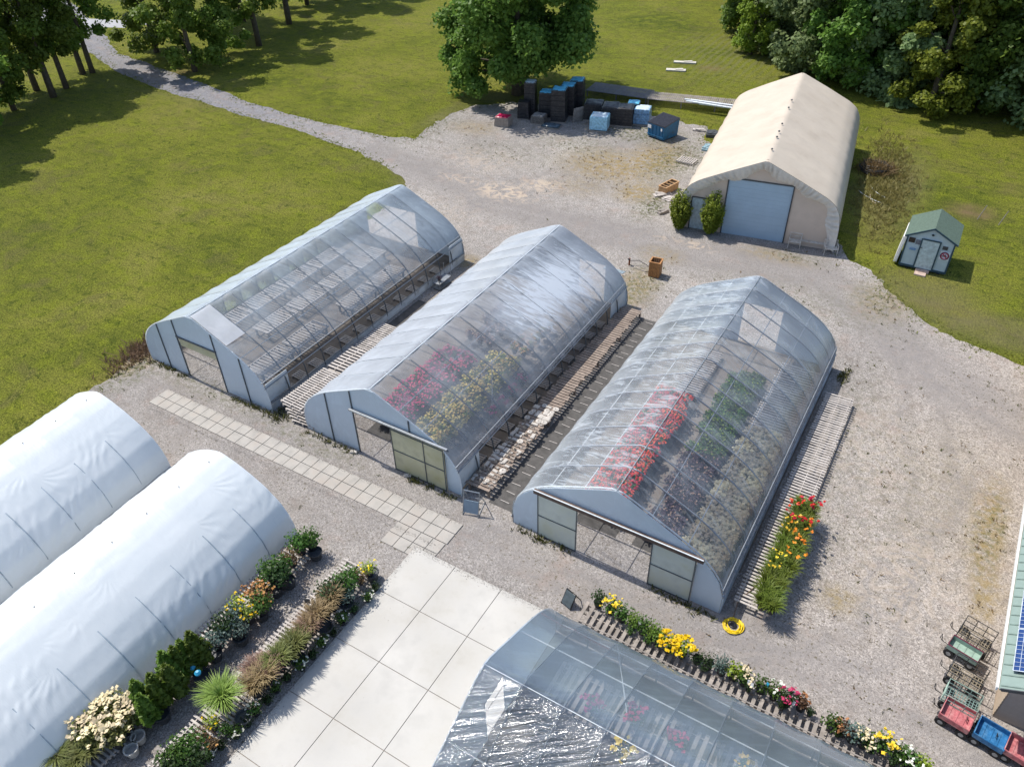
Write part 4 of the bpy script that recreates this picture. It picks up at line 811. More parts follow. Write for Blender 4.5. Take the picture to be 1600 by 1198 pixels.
rows('crm', (-4.45, -4.0, -3.5), 19.4, 27.2, .48, .2, .93, name='potted_hydrangea', label='potted plant with cream flower heads along the right wall of the right greenhouse', cat='potted plant', group='cream blooms in the right greenhouse', kind='bush', r=.32, h=.45, leaf=LOL, bloom=BC, nl=90, nb=52, size=.09, bs=.17)
# middle greenhouse
rows('pnk', (-19.8, -19.35, -18.9, -18.45), 19.8, 26.0, .48, .25, .9, name='potted_mum', label='potted plant with pink blooms in the left row of the middle greenhouse', cat='potted plant', group='pink blooms in the middle greenhouse', kind='bush', r=.29, h=.42, leaf=LG, bloom=BP, nl=200, nb=13, size=.09, bs=.14)
rows('yel', (-17.5, -17.05, -16.6, -16.1), 19.6, 26.4, .48, .25, .9, name='potted_mum', label='potted plant with golden blooms in the middle row of the middle greenhouse', cat='potted plant', group='golden blooms in the middle greenhouse', kind='bush', r=.29, h=.42, leaf=LLG, bloom=BO2, nl=220, nb=13, size=.09, bs=.12)
rows('rd2', (-15.3,), 19.8, 25.5, .95, .2, .7, name='potted_mum', label='potted plant with deep pink blooms by the open side of the middle greenhouse', cat='potted plant', group='deep pink blooms in the middle greenhouse', kind='bush', r=.27, h=.4, leaf=LG, bloom=BP, nl=130, nb=16, size=.09, bs=.14)
rows('pn2', (-19.6, -19.0, -18.4), 27.3, 30.6, .6, .25, .85, name='potted_perennial', label='dull pink potted plant in the far block of the middle greenhouse', cat='potted plant', group='far block of the middle greenhouse', kind='bush', r=.28, h=.4, leaf=LPU, bloom=LPI, nl=150, nb=14, size=.09, bs=.1)
rows('yl2', (-17.0, -16.4), 27.6, 30.4, .65, .2, .8, name='potted_perennial', label='lime and green potted plant in the far right block of the middle greenhouse', cat='potted plant', group='far right block of the middle greenhouse', kind='bush', r=.28, h=.4, leaf=LOL, bloom=BT, nl=150, nb=8, size=.09, bs=.1)
for i, (x, y) in enumerate([(-4.9, 12.1), (-3.4, 11.2), (-2.2, 12.3), (-1.0, 11.4), (.4, 12.2), (1.8, 11.3), (3.0, 12.2), (-4.2, 8.2), (-2.6, 8.6), (-1.2, 8.1), (.2, 8.5), (1.6, 8.0), (-3.6, 12.4), (-.2, 12.6), (1.2, 12.5)]):
    put('shy' if i % 2 else 'shp', x, y, .42 if y > 11 else .1, 1.1, label='potted plant with %s blooms dimly seen through the shiny creased film' % ('yellow' if i % 2 else 'pink'), group='%s plants under the shiny film' % ('yellow' if i % 2 else 'pink'), cat='potted plant', name='potted_perennial', kind='bush', r=.3, h=.4, leaf=LG, bloom=BY if i % 2 else BP, nl=140, nb=16, size=.09, bs=.12)
# lilies on the right bench
for i in range(12):
    for j, x in enumerate((-1.5, -1.12)):
        y = 18.5+i*.47; k = i/11; top = 'lir' if k > .78 else ('liy' if (k > .55 or .22 < k < .42) and j == 0 else ('lio' if k > .4 and j else 'lig')); b = {'lir': BR, 'liy': BY, 'lio': BO, 'lig': None}[top]; cn = {'lir': 'red-orange', 'liy': 'yellow', 'lio': 'orange', 'lig': 'no'}[top]
        put(top, x+rng.uniform(-.06, .06), y, .42, 1.15, name='daylily', label='clump of strappy daylily leaves with %s blooms on the right bench' % cn, cat='daylily', group='daylilies with %s blooms' % cn, kind='grass', r=.42, h=.62, leaf=LLG, bloom=b, nl=230, nb=(7 if b is BR else 5) if b else 0, bs=.10, pot=.13)
# perennials on the bench behind the shiny greenhouse: (px, py, key)
def spec(key):
    d = dict(kind='bush', r=.28, h=.36, nl=230, nb=0, size=.06, bs=.07, leaf=LG, bloom=None, pot=.13)
    d.update({'dk': dict(leaf=LDK, h=.5, r=.25), 'gr': dict(leaf=LG, r=.30), 'gf': dict(leaf=ARB, r=.30, size=.05, nl=320), 'ye': dict(leaf=LG, bloom=BY, nb=18, bs=.09), 'go': dict(leaf=LLM, bloom=BG, nb=44, bs=.09, r=.30, h=.42), 'gg': dict(leaf=LDK, r=.26, h=.25, nl=280, size=.045),
              'li': dict(leaf=LLM, r=.24), 'cw': dict(leaf=LG, bloom=BC, nb=20, bs=.07), 'pk': dict(leaf=LDK, bloom=BP, nb=16, bs=.08, r=.22), 'bz': dict(leaf=LBR, r=.22, h=.28, bloom=BT, nb=8), 'gy': dict(leaf=LBL, r=.28, h=.4, size=.05, nl=260), 'wh': dict(leaf=LG, bloom=BW, nb=12, bs=.06),
              'sh': dict(leaf=LG, r=.45, h=.62, nl=420, size=.08, pot=.2), 'sd': dict(leaf=LDK, r=.45, h=.6, nl=420, size=.08, pot=.2), 'br': dict(leaf=LBR, r=.38, h=.5, nl=330, size=.06, pot=.17), 'or': dict(leaf=LBR, bloom=BT, nb=26, r=.36, h=.42, pot=.17, bs=.08), 'yl': dict(leaf=LLM, bloom=BG, nb=8, r=.34, h=.4, pot=.17),
              'ju': dict(leaf=LBL, r=.42, h=.45, nl=420, size=.06, pot=.18), 'hy': dict(leaf=LOL, bloom=BC, nb=17, r=.46, h=.7, bs=.14, pot=.2, nl=420, size=.09), 'vg': dict(kind='grass', leaf=LVR, r=.8, h=1.0, nl=620, pot=.24), 'tg': dict(kind='grass', leaf=LTN, r=.42, h=.85, nl=330, pot=.17), 'og': dict(kind='grass', leaf=LOL, r=.45, h=.8, nl=330, pot=.17),
              'rg': dict(kind='grass', leaf=LPI, r=.42, h=.7, nl=320, pot=.17), 'ac': dict(kind='cone', leaf=ARB, r=.38, h=1.15, nl=900, size=.12, pot=.2), 'gl': dict(kind='grass', leaf=LOL, r=.6, h=.6, nl=320, pot=.18)}[key]); return d
NM = {'dk': 'dark_spiky_perennial', 'gr': 'green_perennial', 'gf': 'green_perennial', 'ye': 'yellow_perennial', 'go': 'gold_shrub', 'gg': 'groundcover_pot', 'li': 'lime_perennial', 'cw': 'cream_perennial', 'pk': 'pink_perennial', 'bz': 'bronze_perennial', 'gy': 'grey_perennial', 'wh': 'white_perennial', 'sh': 'broadleaf_shrub', 'sd': 'broadleaf_shrub', 'br': 'bronze_shrub', 'or': 'orange_shrub', 'yl': 'yellow_shrub', 'ju': 'juniper', 'hy': 'hydrangea', 'vg': 'variegated_grass', 'tg': 'tan_grass', 'og': 'olive_grass', 'rg': 'pinkish_grass', 'ac': 'arborvitae', 'gl': 'olive_grass'}
SOLO = {}
def pot_at(key, px, py, z, label=None, group=None, s=1, zc=.3):
    x, y = G(px, py, z+zc); d = spec(key)
    R = put(key, x, y, z, s, name=NM[key], cat=NM[key].split('_')[-1].replace('pot', 'plant').replace('perennial', 'potted plant'), label=label, group=None, **d)
    if group: R['group'] = group
    elif 'group' in R.keys(): del R['group']
    R['label'] = label; return R
B4 = [(935, 940, 'dk', 'dark spiky potted plant at the left end of the grey slatted bench'), (955, 950, 'ye', 'yellow flowering pot second from the left end of the grey bench'), (972, 962, 'gr', 'green leafy pot right after the yellow one on the grey bench'), (990, 972, 'gf', None), (1005, 982, 'gr', None), (1020, 990, 'gf', None), (1030, 1000, 'gf', None), (1045, 1010, 'go', 'golden yellow shrub, left one of the pair on the grey bench'), (1066, 1018, 'go', 'golden yellow shrub, right one of the pair on the grey bench'), (1090, 1028, 'gg', 'low dark green groundcover pot beside the golden shrubs'), (1108, 1036, 'gg', 'low dark green groundcover pot before the lime plant'), (1128, 1045, 'gy', 'greyish pot just left of the lime plant on the grey bench'), (1147, 1053, 'li', 'bright lime pot in the middle of the grey bench'), (1163, 1062, 'cw', 'pot with pale cream flowers next to the lime plant'), (1190, 1074, 'gr', 'green pot carrying the blue tag'), (1210, 1084, 'wh', 'green pot with white tags left of the magenta flowers'), (1230, 1094, 'pk', 'magenta flowering pot on the grey bench'), (1252, 1101, 'bz', 'bronze and pink pot just right of the magenta flowers'), (1300, 1133, 'gr', 'bright green pot after the gap in the bench row'), (1317, 1140, 'bz', 'brownish pot right of the bright green one'), (1333, 1150, 'gy', 'smoky grey pot left of the pale yellow flowers'), (1350, 1158, 'cw', 'pale yellow flowering pot near the bottom edge'), (1380, 1166, 'ye', 'bright yellow flowering pot near the bottom edge'), (1404, 1182, 'wh', 'white flowering pot near the bottom right'), (1420, 1188, 'wh', 'second white flowering pot near the bottom right'), (1440, 1196, 'li', 'lime green pot at the bottom edge of the photo')]
for px, py, k, lab in B4: pot_at(k, px, py, .4, lab or 'plain green leafy pot between the yellow flowers and the golden shrubs', None if lab else 'plain green pots on the grey bench', 1.32, zc=.25)
for px, py, k in [(985, 985, 'gr'), (1012, 1000, 'gr'), (1100, 1042, 'gg'), (1170, 1075, 'dk'), (1222, 1102, 'dk'), (1266, 1112, 'dk'), (1310, 1145, 'dk'), (1362, 1170, 'gr'), (1395, 1190, 'dk')]: pot_at(k, px, py, .4, 'small filler pot in the front of the grey bench row', 'small filler pots on the grey bench', .7, zc=.2)
TAGM = M('blue_tag', (.03, .30, .50), .4); TAGW = M('white_tag', (.75, .75, .75), .4)
def ptag(px, py, z, m, lab, grp=None):
    x, y = G(px, py, z); R = empty('plant_tag', (x, y, z), rng.uniform(-.5, .5), lab, 'plant tag', grp); MB().box((0, 0, .0), (.09, .012, .14), rx=-.5).build('tag_card', m, R); MB().box((0, .05, -.2), (.012, .008, .32)).build('tag_stake', TAGW, R)
ptag(1199, 1069, 1.0, TAGM, 'bright blue plant tag in the green pot of the grey bench')
for px, py in [(1041, 1008), (1078, 1004), (1142, 1048), (1158, 1040), (1170, 1065), (1240, 1083), (1240, 1098), (1175, 1070), (1000, 972)]: ptag(px, py, .95, TAGW, 'small white plant tag in the pots of the grey bench', 'white plant tags')

# bench A (against the white house)
BA = [(468, 853, 'sh', 'green broadleaf shrub at the top end of the evergreen bench'), (486, 846, 'sh', 'green broadleaf shrub on the outer corner of the evergreen bench'), (455, 872, 'br', 'bronze shrub between the two green shrubs of the evergreen bench'), (440, 888, 'sh', None), (424, 896, 'sh', None), (440, 905, 'sd', None), (410, 913, 'gr', 'small green pot above the orange shrub'), (398, 928, 'or', 'rusty orange shrub, upper one, on the evergreen bench'), (412, 934, 'or', 'rusty orange shrub, lower one, on the evergreen bench'), (408, 948, 'sh', 'green shrub under the rusty orange one'), (372, 948, 'yl', 'small yellow shrub against the white film'), (388, 960, 'yl', 'larger yellow-green shrub on the evergreen bench'), (366, 966, 'ju', 'silvery blue juniper beside the yellow shrubs'), (350, 982, 'gf', 'dark green bushy evergreen below the juniper'), (338, 1000, 'ju', 'blue juniper in shade next to the arborvitae'), (372, 985, 'ju', 'blue juniper on the outer side of the evergreen bench'), (310, 1022, 'ac', None), (282, 1040, 'ac', None), (268, 1052, 'ac', None), (272, 1070, 'ac', None), (222, 1090, 'ac', None), (230, 1110, 'ac', None), (250, 1085, 'ac', None), (292, 1028, 'ac', None)]
for px, py, k, lab in BA:
    if k == 'gf': pot_at('sd', px, py, .32, lab, None, 1.1, zc=.4); continue
    if lab: pot_at(k, px, py, .32, lab, None, 1.22, zc=.4)
    elif k == 'ac': pot_at(k, px, py, .32, 'conical green arborvitae in a pot against the white hoop house', 'arborvitae on the evergreen bench', rng.uniform(1.05, 1.3), zc=.6)
    else: pot_at(k, px, py, .32, 'green broadleaf shrub in the cluster above the rusty orange shrubs', 'broadleaf shrubs of the evergreen bench', 1.2, zc=.4)
for i, (px, py) in enumerate([(120, 1130), (140, 1150), (165, 1108), (185, 1100), (165, 1135), (190, 1130), (150, 1118), (202, 1112), (178, 1150), (132, 1140)]): pot_at('hy', px, py, .32, 'hydrangea with cream flower heads in the cluster by the white hoop house', 'cream hydrangeas', 1, zc=.55)
for i, (px, py) in enumerate([(105, 1170), (120, 1190), (140, 1175), (90, 1185)]): pot_at('gl', px, py, .3, 'olive grass clump in the bottom left corner below the hydrangeas', 'olive grasses in the corner', 1, zc=.3)
# bench B (beside the concrete)
BB = [(575, 888, 'yl', 'yellow-green plant on the outer corner of the grasses bench'), (562, 900, 'br', 'reddish bronze plant at the top end of the grasses bench'), (553, 893, 'gr', 'small green plant at the top end of the grasses bench'), (545, 912, 'sh', None), (530, 922, 'sd', None), (540, 930, 'ju', 'silvery plant in the upper part of the grasses bench'), (515, 930, 'sd', None), (519, 940, 'tg', None), (508, 955, 'tg', None), (496, 965, 'tg', None), (486, 978, 'rg', None), (478, 985, 'tg', None), (470, 1000, 'og', None), (460, 1012, 'og', None), (448, 1025, 'og', None), (436, 1035, 'og', None), (426, 1045, 'rg', None), (412, 1040, 'rg', None), (400, 1050, 'rg', None), (415, 1062, 'tg', None), (398, 1075, 'tg', None), (350, 1095, 'vg', 'large variegated green and white grass spilling over the grasses bench'), (330, 1128, 'yl', 'lime shrub below the large variegated grass'), (350, 1135, 'gr', 'low green plant below the variegated grass'), (318, 1150, 'br', 'reddish shrub near the bottom of the grasses bench'), (330, 1158, 'bz', 'small bronze plant near the bottom of the grasses bench'), (300, 1172, 'sh', None), (280, 1185, 'sh', None), (268, 1200, 'sd', None), (310, 1190, 'sd', None)]
GN = {'tg': ('tan feathery grass clump on the grasses bench', 'tan grasses'), 'og': ('olive green grass clump on the grasses bench', 'olive grasses'), 'rg': ('pinkish grass clump on the grasses bench', 'pinkish grasses'), 'sh': ('mid green shrub on the grasses bench', 'mid green shrubs on the grasses bench'), 'sd': ('dark green shrub on the grasses bench', 'dark green shrubs on the grasses bench')}
for px, py, k, lab in BB:
    if lab: pot_at(k, px, py, .32, lab, None, 1, zc=.4)
    else: pot_at(k, px, py, .32, *GN[k], 1.2, zc=.4)
for i in range(16):
    t = i/15; px = 590-t*260; py = 915+t*265
    pot_at('wh' if i % 2 else 'gg', px+rng.uniform(-4, 4), py, .0, ('low pot with small white flowers' if i % 2 else 'low dark green pot')+' on the ground edge of the concrete pad', ('white flowering' if i % 2 else 'dark green')+' edging pots', 1, zc=.25)
BP1 = tag(MB().lathe((0, 0, 0), [(.17, 0), (.24, .34), (.255, .34), (.255, .37), (.225, .37), (.21, .30)], 14).build('nursery_pot', DGREY), 'large dark round nursery pot standing on the gravel between the plant benches', 'pot', 'large dark nursery pots')
pots = [(494, 868), (452, 912), (410, 962), (337, 1025), (318, 1060), (255, 1120), (378, 1000), (432, 925), (543, 948), (510, 985), (468, 1035), (383, 1125), (582, 900)]
for i, (px, py) in enumerate(pots):
    o = BP1 if i == 0 else BP1.copy()
    if i: COL.objects.link(o)
    x, y = G(px, py, .15); o.location = (x, y, 0); o.scale = (1.1,)*3
WP = M('pale_pot', (.45, .44, .41), .6, var=.1, dirt=(.25, .22, .18))
for i, (px, py, lab) in enumerate([(203, 1155, 'pale empty pot nearest the hydrangeas'), (217, 1152, 'pale empty pot standing furthest right of the three'), (206, 1172, 'pale empty pot at the front of the three')]):
    x, y = G(px, py, .3); MB0 = MB().lathe((0, 0, 0), [(.16, 0), (.21, .3), (.23, .3), (.23, .34), (.19, .34), (.17, .12), (.02, .1)], 16).build('empty_pot', WP); MB0.location = (x, y, .1); tag(MB0, lab, 'pot')
for px, py in [(299, 1039), (251, 1084), (309, 1051), (232, 1068)]: 
    x, y = G(px, py, 1.0); o = MB().lathe((0, 0, 0), [(.03, -.10), (.10, -.04), (.11, .03), (.05, .10)], 10).build('blue_label_wrap', TAGM); o.location = (x, y, 1.0 if py > 1050 else .9); tag(o, 'crumpled bright blue plant label in the arborvitae', 'label', 'blue labels in the arborvitae')
x, y = G(482, 945, .5); R = empty('sign_board', (x, y, 0), .4, 'small dark price board standing at the upper grasses bench', 'sign'); MB().box((0, 0, .75), (.22, .02, .26)).build('board', DGREY, R); MB().box((0, .02, .35), (.02, .02, .6)).build('stake', PIPE, R)

# ------------------------------------------------------------ shrubs at the shelter, weeds
for (px, py, lab, s) in [(1060, 358, 'bright green willow-like shrub left of the narrow door', 1.0), (1108, 366, 'bright green willow-like shrub right of the narrow door', 1.05)]:
    x, y = G(px, py); R = empty('shrub', (x, y, 0), 0, lab, 'shrub'); pts_ = []
    for _ in range(230):
        a = rng.uniform(0, 6.283); k = rng.uniform(0, 1)**.6; hh = rng.uniform(1.7, 3.0)*s*(1-.4*k*k); t_ = rng.uniform(.12, 1, 26)
        rr = (.10+k*.66*t_**.8)*s; pts_.append(np.stack([rr*math.cos(a), rr*math.sin(a), hh*t_], 1))
    C = np.concatenate(pts_)+rng.normal(0, .035, (230*26, 3)); V, Q = quads(C, .085, np.tile([0, 0, 1.], (len(C), 1)), .9, 2.4); np_obj('foliage', V, Q, leafmat('willow', (.11, .17, .015), (.36, .42, .06), .4, 3), R)
    mb = MB()
    for k in range(8): a = k*.8; mb.tube([(0, 0, 0), (math.cos(a)*.35, math.sin(a)*.35, 1.2)], [.02, .01], 4)
    mb.build('stems', BARK, R)
WEED = leafmat('weed_leaf', (.06, .075, .018), (.19, .19, .06), .3, .8); WDRY = leafmat('dry_weed', (.16, .11, .045), (.33, .24, .11), .3, .8); GRS = leafmat('tuft_grass', (.11, .14, .016), (.24, .25, .04), .4, .5)
def tufts(name, pts, size, h, mat, per=5, label=None):
    P_ = np.repeat(np.asarray(pts), per, 0); n = len(P_); P_ = P_+rng.normal(0, size*.8, P_.shape); a = rng.uniform(0, 6.283, n); s = size*rng.uniform(.5, 1.3, n); hh = h*rng.uniform(.4, 1.3, n)
    u = np.stack([np.cos(a), np.sin(a), np.zeros(n)], 1)*s[:, None]; c = np.column_stack([P_, np.full(n, .006)]); lean = np.column_stack([rng.normal(0, .6, n)*hh, rng.normal(0, .6, n)*hh, hh])
    V = np.stack([c-u*.35, c+u*.35, c+lean+u*.28, c+lean-u*.2], 1).reshape(-1, 3); return tag(np_obj(name, V, np.arange(4*n).reshape(n, 4), mat), kind='stuff')
# along the ragged yard edge
eb = YB[(YB[:, 0] > -90) & (YB[:, 0] < 8) & (YB[:, 1] > 8)]; eb = eb+rng.normal(0, .16, eb.shape); eb = eb[vnoise(eb[:, 0]*.4+70, eb[:, 1]*.4+70, 12)+rng.uniform(-.6, .6, len(eb)) > -.25]; tufts('edge_grass', np.repeat(eb, 4, 0)+rng.normal(0, .38, (len(eb)*4, 2)), .07, .06, GRS, 4)
def scatter(n, fn, thr=.15, box=(-42, 7, 14, 64)):
    P_ = np.stack([rng.uniform(box[0], box[1], n), rng.uniform(box[2], box[3], n)], 1); P_ = P_[inpoly(P_, YB)]; m_ = fn(P_)
    nz = vnoise(P_[:, 0]*.8+50, P_[:, 1]*.8+50, 9)*.5+.5; return P_[rng.random(len(P_)) < m_*np.clip(nz*1.8-.35, 0, 1)]
ex = [(-33.5, -24.6, 18, 34.7), (-22.6, -13.8, 18, 34.7), (-11.5, -2.5, 17.9, 34.6), (-30.7, -12.8, 15.3, 16.8), (-14.0, 8, 4, 15)]
def clear(P_):
    k = np.ones(len(P_), bool)
    for a, b, c, d in ex: k &= ~((P_[:, 0] > a) & (P_[:, 0] < b) & (P_[:, 1] > c) & (P_[:, 1] < d))
    return P_[k]
tufts('weeds', clear(scatter(26000, lambda p: ymask(p)[:, 3]*.55+.03*(p[:, 0] > -2.5)+.012)), .06, .07, WEED, 4)
tufts('dry_weeds', clear(scatter(26000, lambda p: ymask(p)[:, 2]*.55+.035*(p[:, 0] > -2.5)+.006)), .06, .08, WDRY, 4)
# base-of-wall tufts
bp = []
for (x0, x1, y) in [(-33.3, -30.6, 17.95), (-27.5, -24.6, 17.9), (-22.4, -19.4, 17.85), (-16.5, -14, 17.8), (-11.2, -8.6, 17.7), (-5.4, -2.8, 17.65)]:
    for _ in range(46): bp.append((rng.uniform(x0, x1), y-abs(rng.normal(0, .10))))
for _ in range(60): bp.append((-24.2+rng.normal(0, .3), 18.1+rng.normal(0, .3)))
for _ in range(50): bp.append((-2.0+rng.normal(0, .12), 34.1+rng.normal(0, .3)))
tufts('wall_weeds', bp, .06, .14, WEED, 4)
# taller dry grass right of the shelter
P_ = np.stack([rng.normal(-4.6, .9, 1500)+rng.normal(0, .4, 1500), rng.normal(58.5, 4.0, 1500)], 1); P_[:, 0] -= (P_[:, 1]-58.5)*.145; TG = leafmat('tall_grass', (.17, .16, .04), (.40, .36, .13), .45, .7); tufts('tall_dry_grass', P_, .08, .22, TG, 4)
P_ = np.stack([rng.normal(-34.5, .5, 300), rng.normal(18.4, .9, 300)], 1); tufts('reddish_weeds', P_, .07, .25, leafmat('red_weed', (.10, .06, .04), (.26, .17, .11), .3, .8), 4)

# ------------------------------------------------------------ yard objects
def crate_stack(name, px, py, w_, d_, h, mat, label, rz=.15, top=None, topname='cover', group=None, ribs=6, cat='stack'):
    x, y = G(px, py); R = empty(name, (x, y+d_/2, 0), rz, label, cat, group); MB().box((0, 0, .07), (w_*1.0, d_*1.0, .12)).build('pallet_base', WOOD_G, R)
    mb = MB(); n = ribs
    for i in range(n):
        k = 1-.10*i/n; z0 = .14+(h-.14)*i/n; mb.box((rng.uniform(-.01, .01), rng.uniform(-.01, .01), z0+(h-.14)/n/2), (w_*k, d_*k, (h-.14)/n*.9)); mb.box((0, 0, z0+(h-.14)/n*.95), (w_*k*.95, d_*k*.95, (h-.14)/n*.12))
    b = mb.build('stacked_trays', mat, R)
    if top:
        k = .93; mb = MB(); n = 10; g_ = [[(-.5+i/n, -.5+j/n) for i in range(n+1)] for j in range(n+1)]
        vs = [(a*w_*k, c*d_*k, h+.05+.03*rng.uniform(-1, 1)-(.10 if max(abs(a), abs(c)) > .49 else 0)) for r_ in g_ for a, c in r_]; fs = [(j*(n+1)+i, j*(n+1)+i+1, (j+1)*(n+1)+i+1, (j+1)*(n+1)+i) for i in range(n) for j in range(n)]
        mb.add(vs, fs); mb.build(topname, top, R, smooth=True)
    return R
TARP = M('blue_tarp', (.14, .52, .74), .4, var=.25, scale=3); BLKS = M('stacked_black', (.022, .022, .026), .45, var=.35, scale=8, dirt=(.06, .055, .05)); WRAP = M('white_wrap', (.52, .62, .68), .3, var=.2, scale=6); WRAPB = M('blue_wrap', (.16, .30, .46), .3, var=.5, scale=7); WRAPT = M('light_blue_wrap', (.28, .52, .66), .3, var=.3, scale=6)
tall = [(849, 186, 2.2, 'leftmost tall black wrapped stack with a ragged blue top, in front of the maple'), (868, 193, 2.75, 'tall black stack with rounded blue top, nearest the camera'), (882, 183, 2.6, 'tall black stack with blue top, third from the left'), (896, 176, 2.7, 'tall black stack with blue top furthest right and back'), (825, 183, 2.9, 'tall thin black stack half hidden under the maple, pale cap on top')]
for i, (px, py, h, lab) in enumerate(tall): crate_stack('wrapped_tray_stack', px, py, 1.25 if i < 4 else 1.0, 1.25 if i < 4 else 1.0, h, BLKS, lab, top=TARP if i < 4 else WRAP, rz=.3)
crate_stack('wrapped_tray_stack', 815, 188, 1.0, .9, 1.5, BLKS, 'short black stack behind the red bag pallet', rz=.3)
crate_stack('tray_pallet', 838, 196, 1.2, 1.0, .75, M('mixed_trays', (.12, .11, .10), .6, var=.6, scale=9), 'low pallet of mixed dark trays left of the tall stacks', top=M('tray_tops', (.22, .21, .20), .5, var=.7, scale=9))
crate_stack('bag_pallet', 782, 199, 1.3, 1.0, .8, M('plywood', (.30, .25, .21), .8, var=.2), 'low pallet with crimson bags on top at the gravel edge', top=M('crimson_bag', (.42, .01, .07), .35, var=.3, scale=5), topname='bags')
crate_stack('tray_pallet', 857, 202, 1.5, .9, .2, M('flat_trays', (.05, .08, .10), .4, var=.6, scale=8), 'flat layer of shiny black trays on the gravel', top=M('tray_sheen', (.09, .13, .16), .3, var=.7, scale=7), ribs=1)
crate_stack('wrapped_tray_stack', 921, 190, 1.6, 1.6, 1.4, BLKS, 'low black stack furthest left under the grey slatted table', rz=.3, top=BLACK)
crate_stack('wrapped_tray_stack', 946, 197, 1.4, 1.8, 1.5, BLKS, 'black stack just behind the pale blue wrapped cube', rz=.3, top=BLACK)
crate_stack('wrapped_tray_stack', 970, 199, 1.4, 1.6, 1.5, BLKS, 'black stack between the pale blue cube and the blue and white cube', rz=.3, top=BLACK)
crate_stack('wrapped_tray_stack', 985, 190, 1.1, 1.0, 1.5, BLKS, 'black stack with a light blue cover behind the others', rz=.3, top=TARP)
crate_stack('wrapped_cube', 931, 207, 1.45, 1.3, 1.25, WRAPT, 'pale blue film wrapped cube standing in front of the black stacks', rz=.25, top=WRAP, ribs=1)
crate_stack('wrapped_cube', 998, 197, 1.35, 1.3, 1.35, WRAPB, 'blue and white wrapped cube left of the blue bin', rz=.25, top=WRAP, ribs=3)
x, y = G(903, 190); o = MB().box((0, 0, .6), (1.0, .08, 1.2), rx=.15).build('leaning_pallet', WOOD_G); o.location = (x, y, 0); o.rotation_euler = (0, 0, 1.1); tag(o, 'dark pallet leaning upright beside the tall stacks', 'pallet')
# waste bin
x, y = G(1036, 222); R = empty('waste_bin', (x, y, 0), rad(-18.5), 'blue steel waste bin with a dark ribbed lid on the gravel', 'waste bin'); BB_ = M('bin_blue', (.02, .13, .26), .45, var=.2, dirt=(.04, .07, .10))
mb = MB(); mb.add([(-1.65, 0, .1), (0, 0, .1), (0, 1.7, .1), (-1.65, 1.7, .1), (-1.7, -.05, 1.15), (0.05, -.05, 1.15), (.05, 1.75, 1.45), (-1.7, 1.75, 1.45)], [(0, 3, 2, 1), (4, 5, 6, 7), (0, 1, 5, 4), (1, 2, 6, 5), (2, 3, 7, 6), (3, 0, 4, 7)]); mb.build('body', BB_, R)
mb = MB(); la = math.atan2(.30, 1.8)
for i in range(14): mb.box((-1.66+i*.128, .85, 1.36), (.06, 1.86, .06), rx=la)
mb.box((-.825, .85, 1.33), (1.84, 1.88, .03), rx=la); mb.build('lid', M('lid_dark', (.045, .045, .055), .35, var=.3), R)
mb = MB()
for i in range(5): mb.box((-1.5+i*.34, -.05, .6), (.05, .05, .95), rx=.05)
mb.box((-.83, -.06, .3), (1.7, .05, .06)); mb.build('stiffener', BB_, R)
MB().box((-1.45, -.10, .92), (.36, .02, .26)).build('label_plate', WHITE, R); MB().box((-.2, -.09, .92), (.14, .02, .2)).build('warning_plate', WHITE, R)
for a in (-1.5, -.15):
    for b in (.2, 1.2): MB().box((a, b, .05), (.12, .12, .1)).build('caster', BLACK, R)
# planters, boards, pallets by the shelter
def planter(name, x, y, w_, d_, h, mat, label, rz=0, div=0):
    R = empty(name, (x, y, 0), rz, label, 'planter'); mb = MB(); n = 5
    for s in (-1, 1):
        for i in range(n): mb.box((-w_/2+(i+.5)*w_/n, s*d_/2, h/2+.02), (w_/n-.012, .03, h)); mb.box((s*w_/2, -d_/2+(i+.5)*d_/n, h/2+.02), (.03, d_/n-.012, h))
    mb.build('box', mat, R); mb = MB()
    for s in (-1, 1): mb.box((0, s*(d_/2), h+.035), (w_+.09, .08, .03)); mb.box((s*(w_/2), 0, h+.034), (.08, d_-.08, .03))
    for i in range(div): mb.box((0, -d_/2+(i+1)*d_/(div+1), h-.02), (w_-.05, .06, .06))
    mb.build('rim', mat, R); MB().box((0, 0, h*.4), (w_-.06, d_-.06, h*.75)).build('soil', SOIL, R); return R
x, y = G(1021, 432); planter('wooden_planter', x, y+.2, .62, .62, .95, WOOD_C, 'square cedar planter box standing alone on the gravel', .1)
x, y = G(1044, 298); planter('raised_planter', x, y, .62, 1.5, .5, M('cedar_tan', (.42, .25, .12), .7, var=.25), 'long divided cedar trough at the weedy edge by the tan shelter', -.25, 3)
x, y = G(983, 414); R = empty('standpipe', (x, y, 0), 0, 'rusty standpipe with a hose running to the cedar planter', 'tap'); MB().tube([(0, 0, 0), (0, 0, .45)], .06, 8).build('pipe', M('rust', (.22, .07, .03), .8), R); MB().box((0, -.06, .42), (.14, .1, .06)).build('tap', BLACK, R); MB().tube([(0, 0, .3), (.5, .3, .3), (1.1, .35, .05), (1.7, .2, .03), (1.2, -.3, .02), (.4, -.2, .02)], .02, 5).build('hose', BLACK, R)
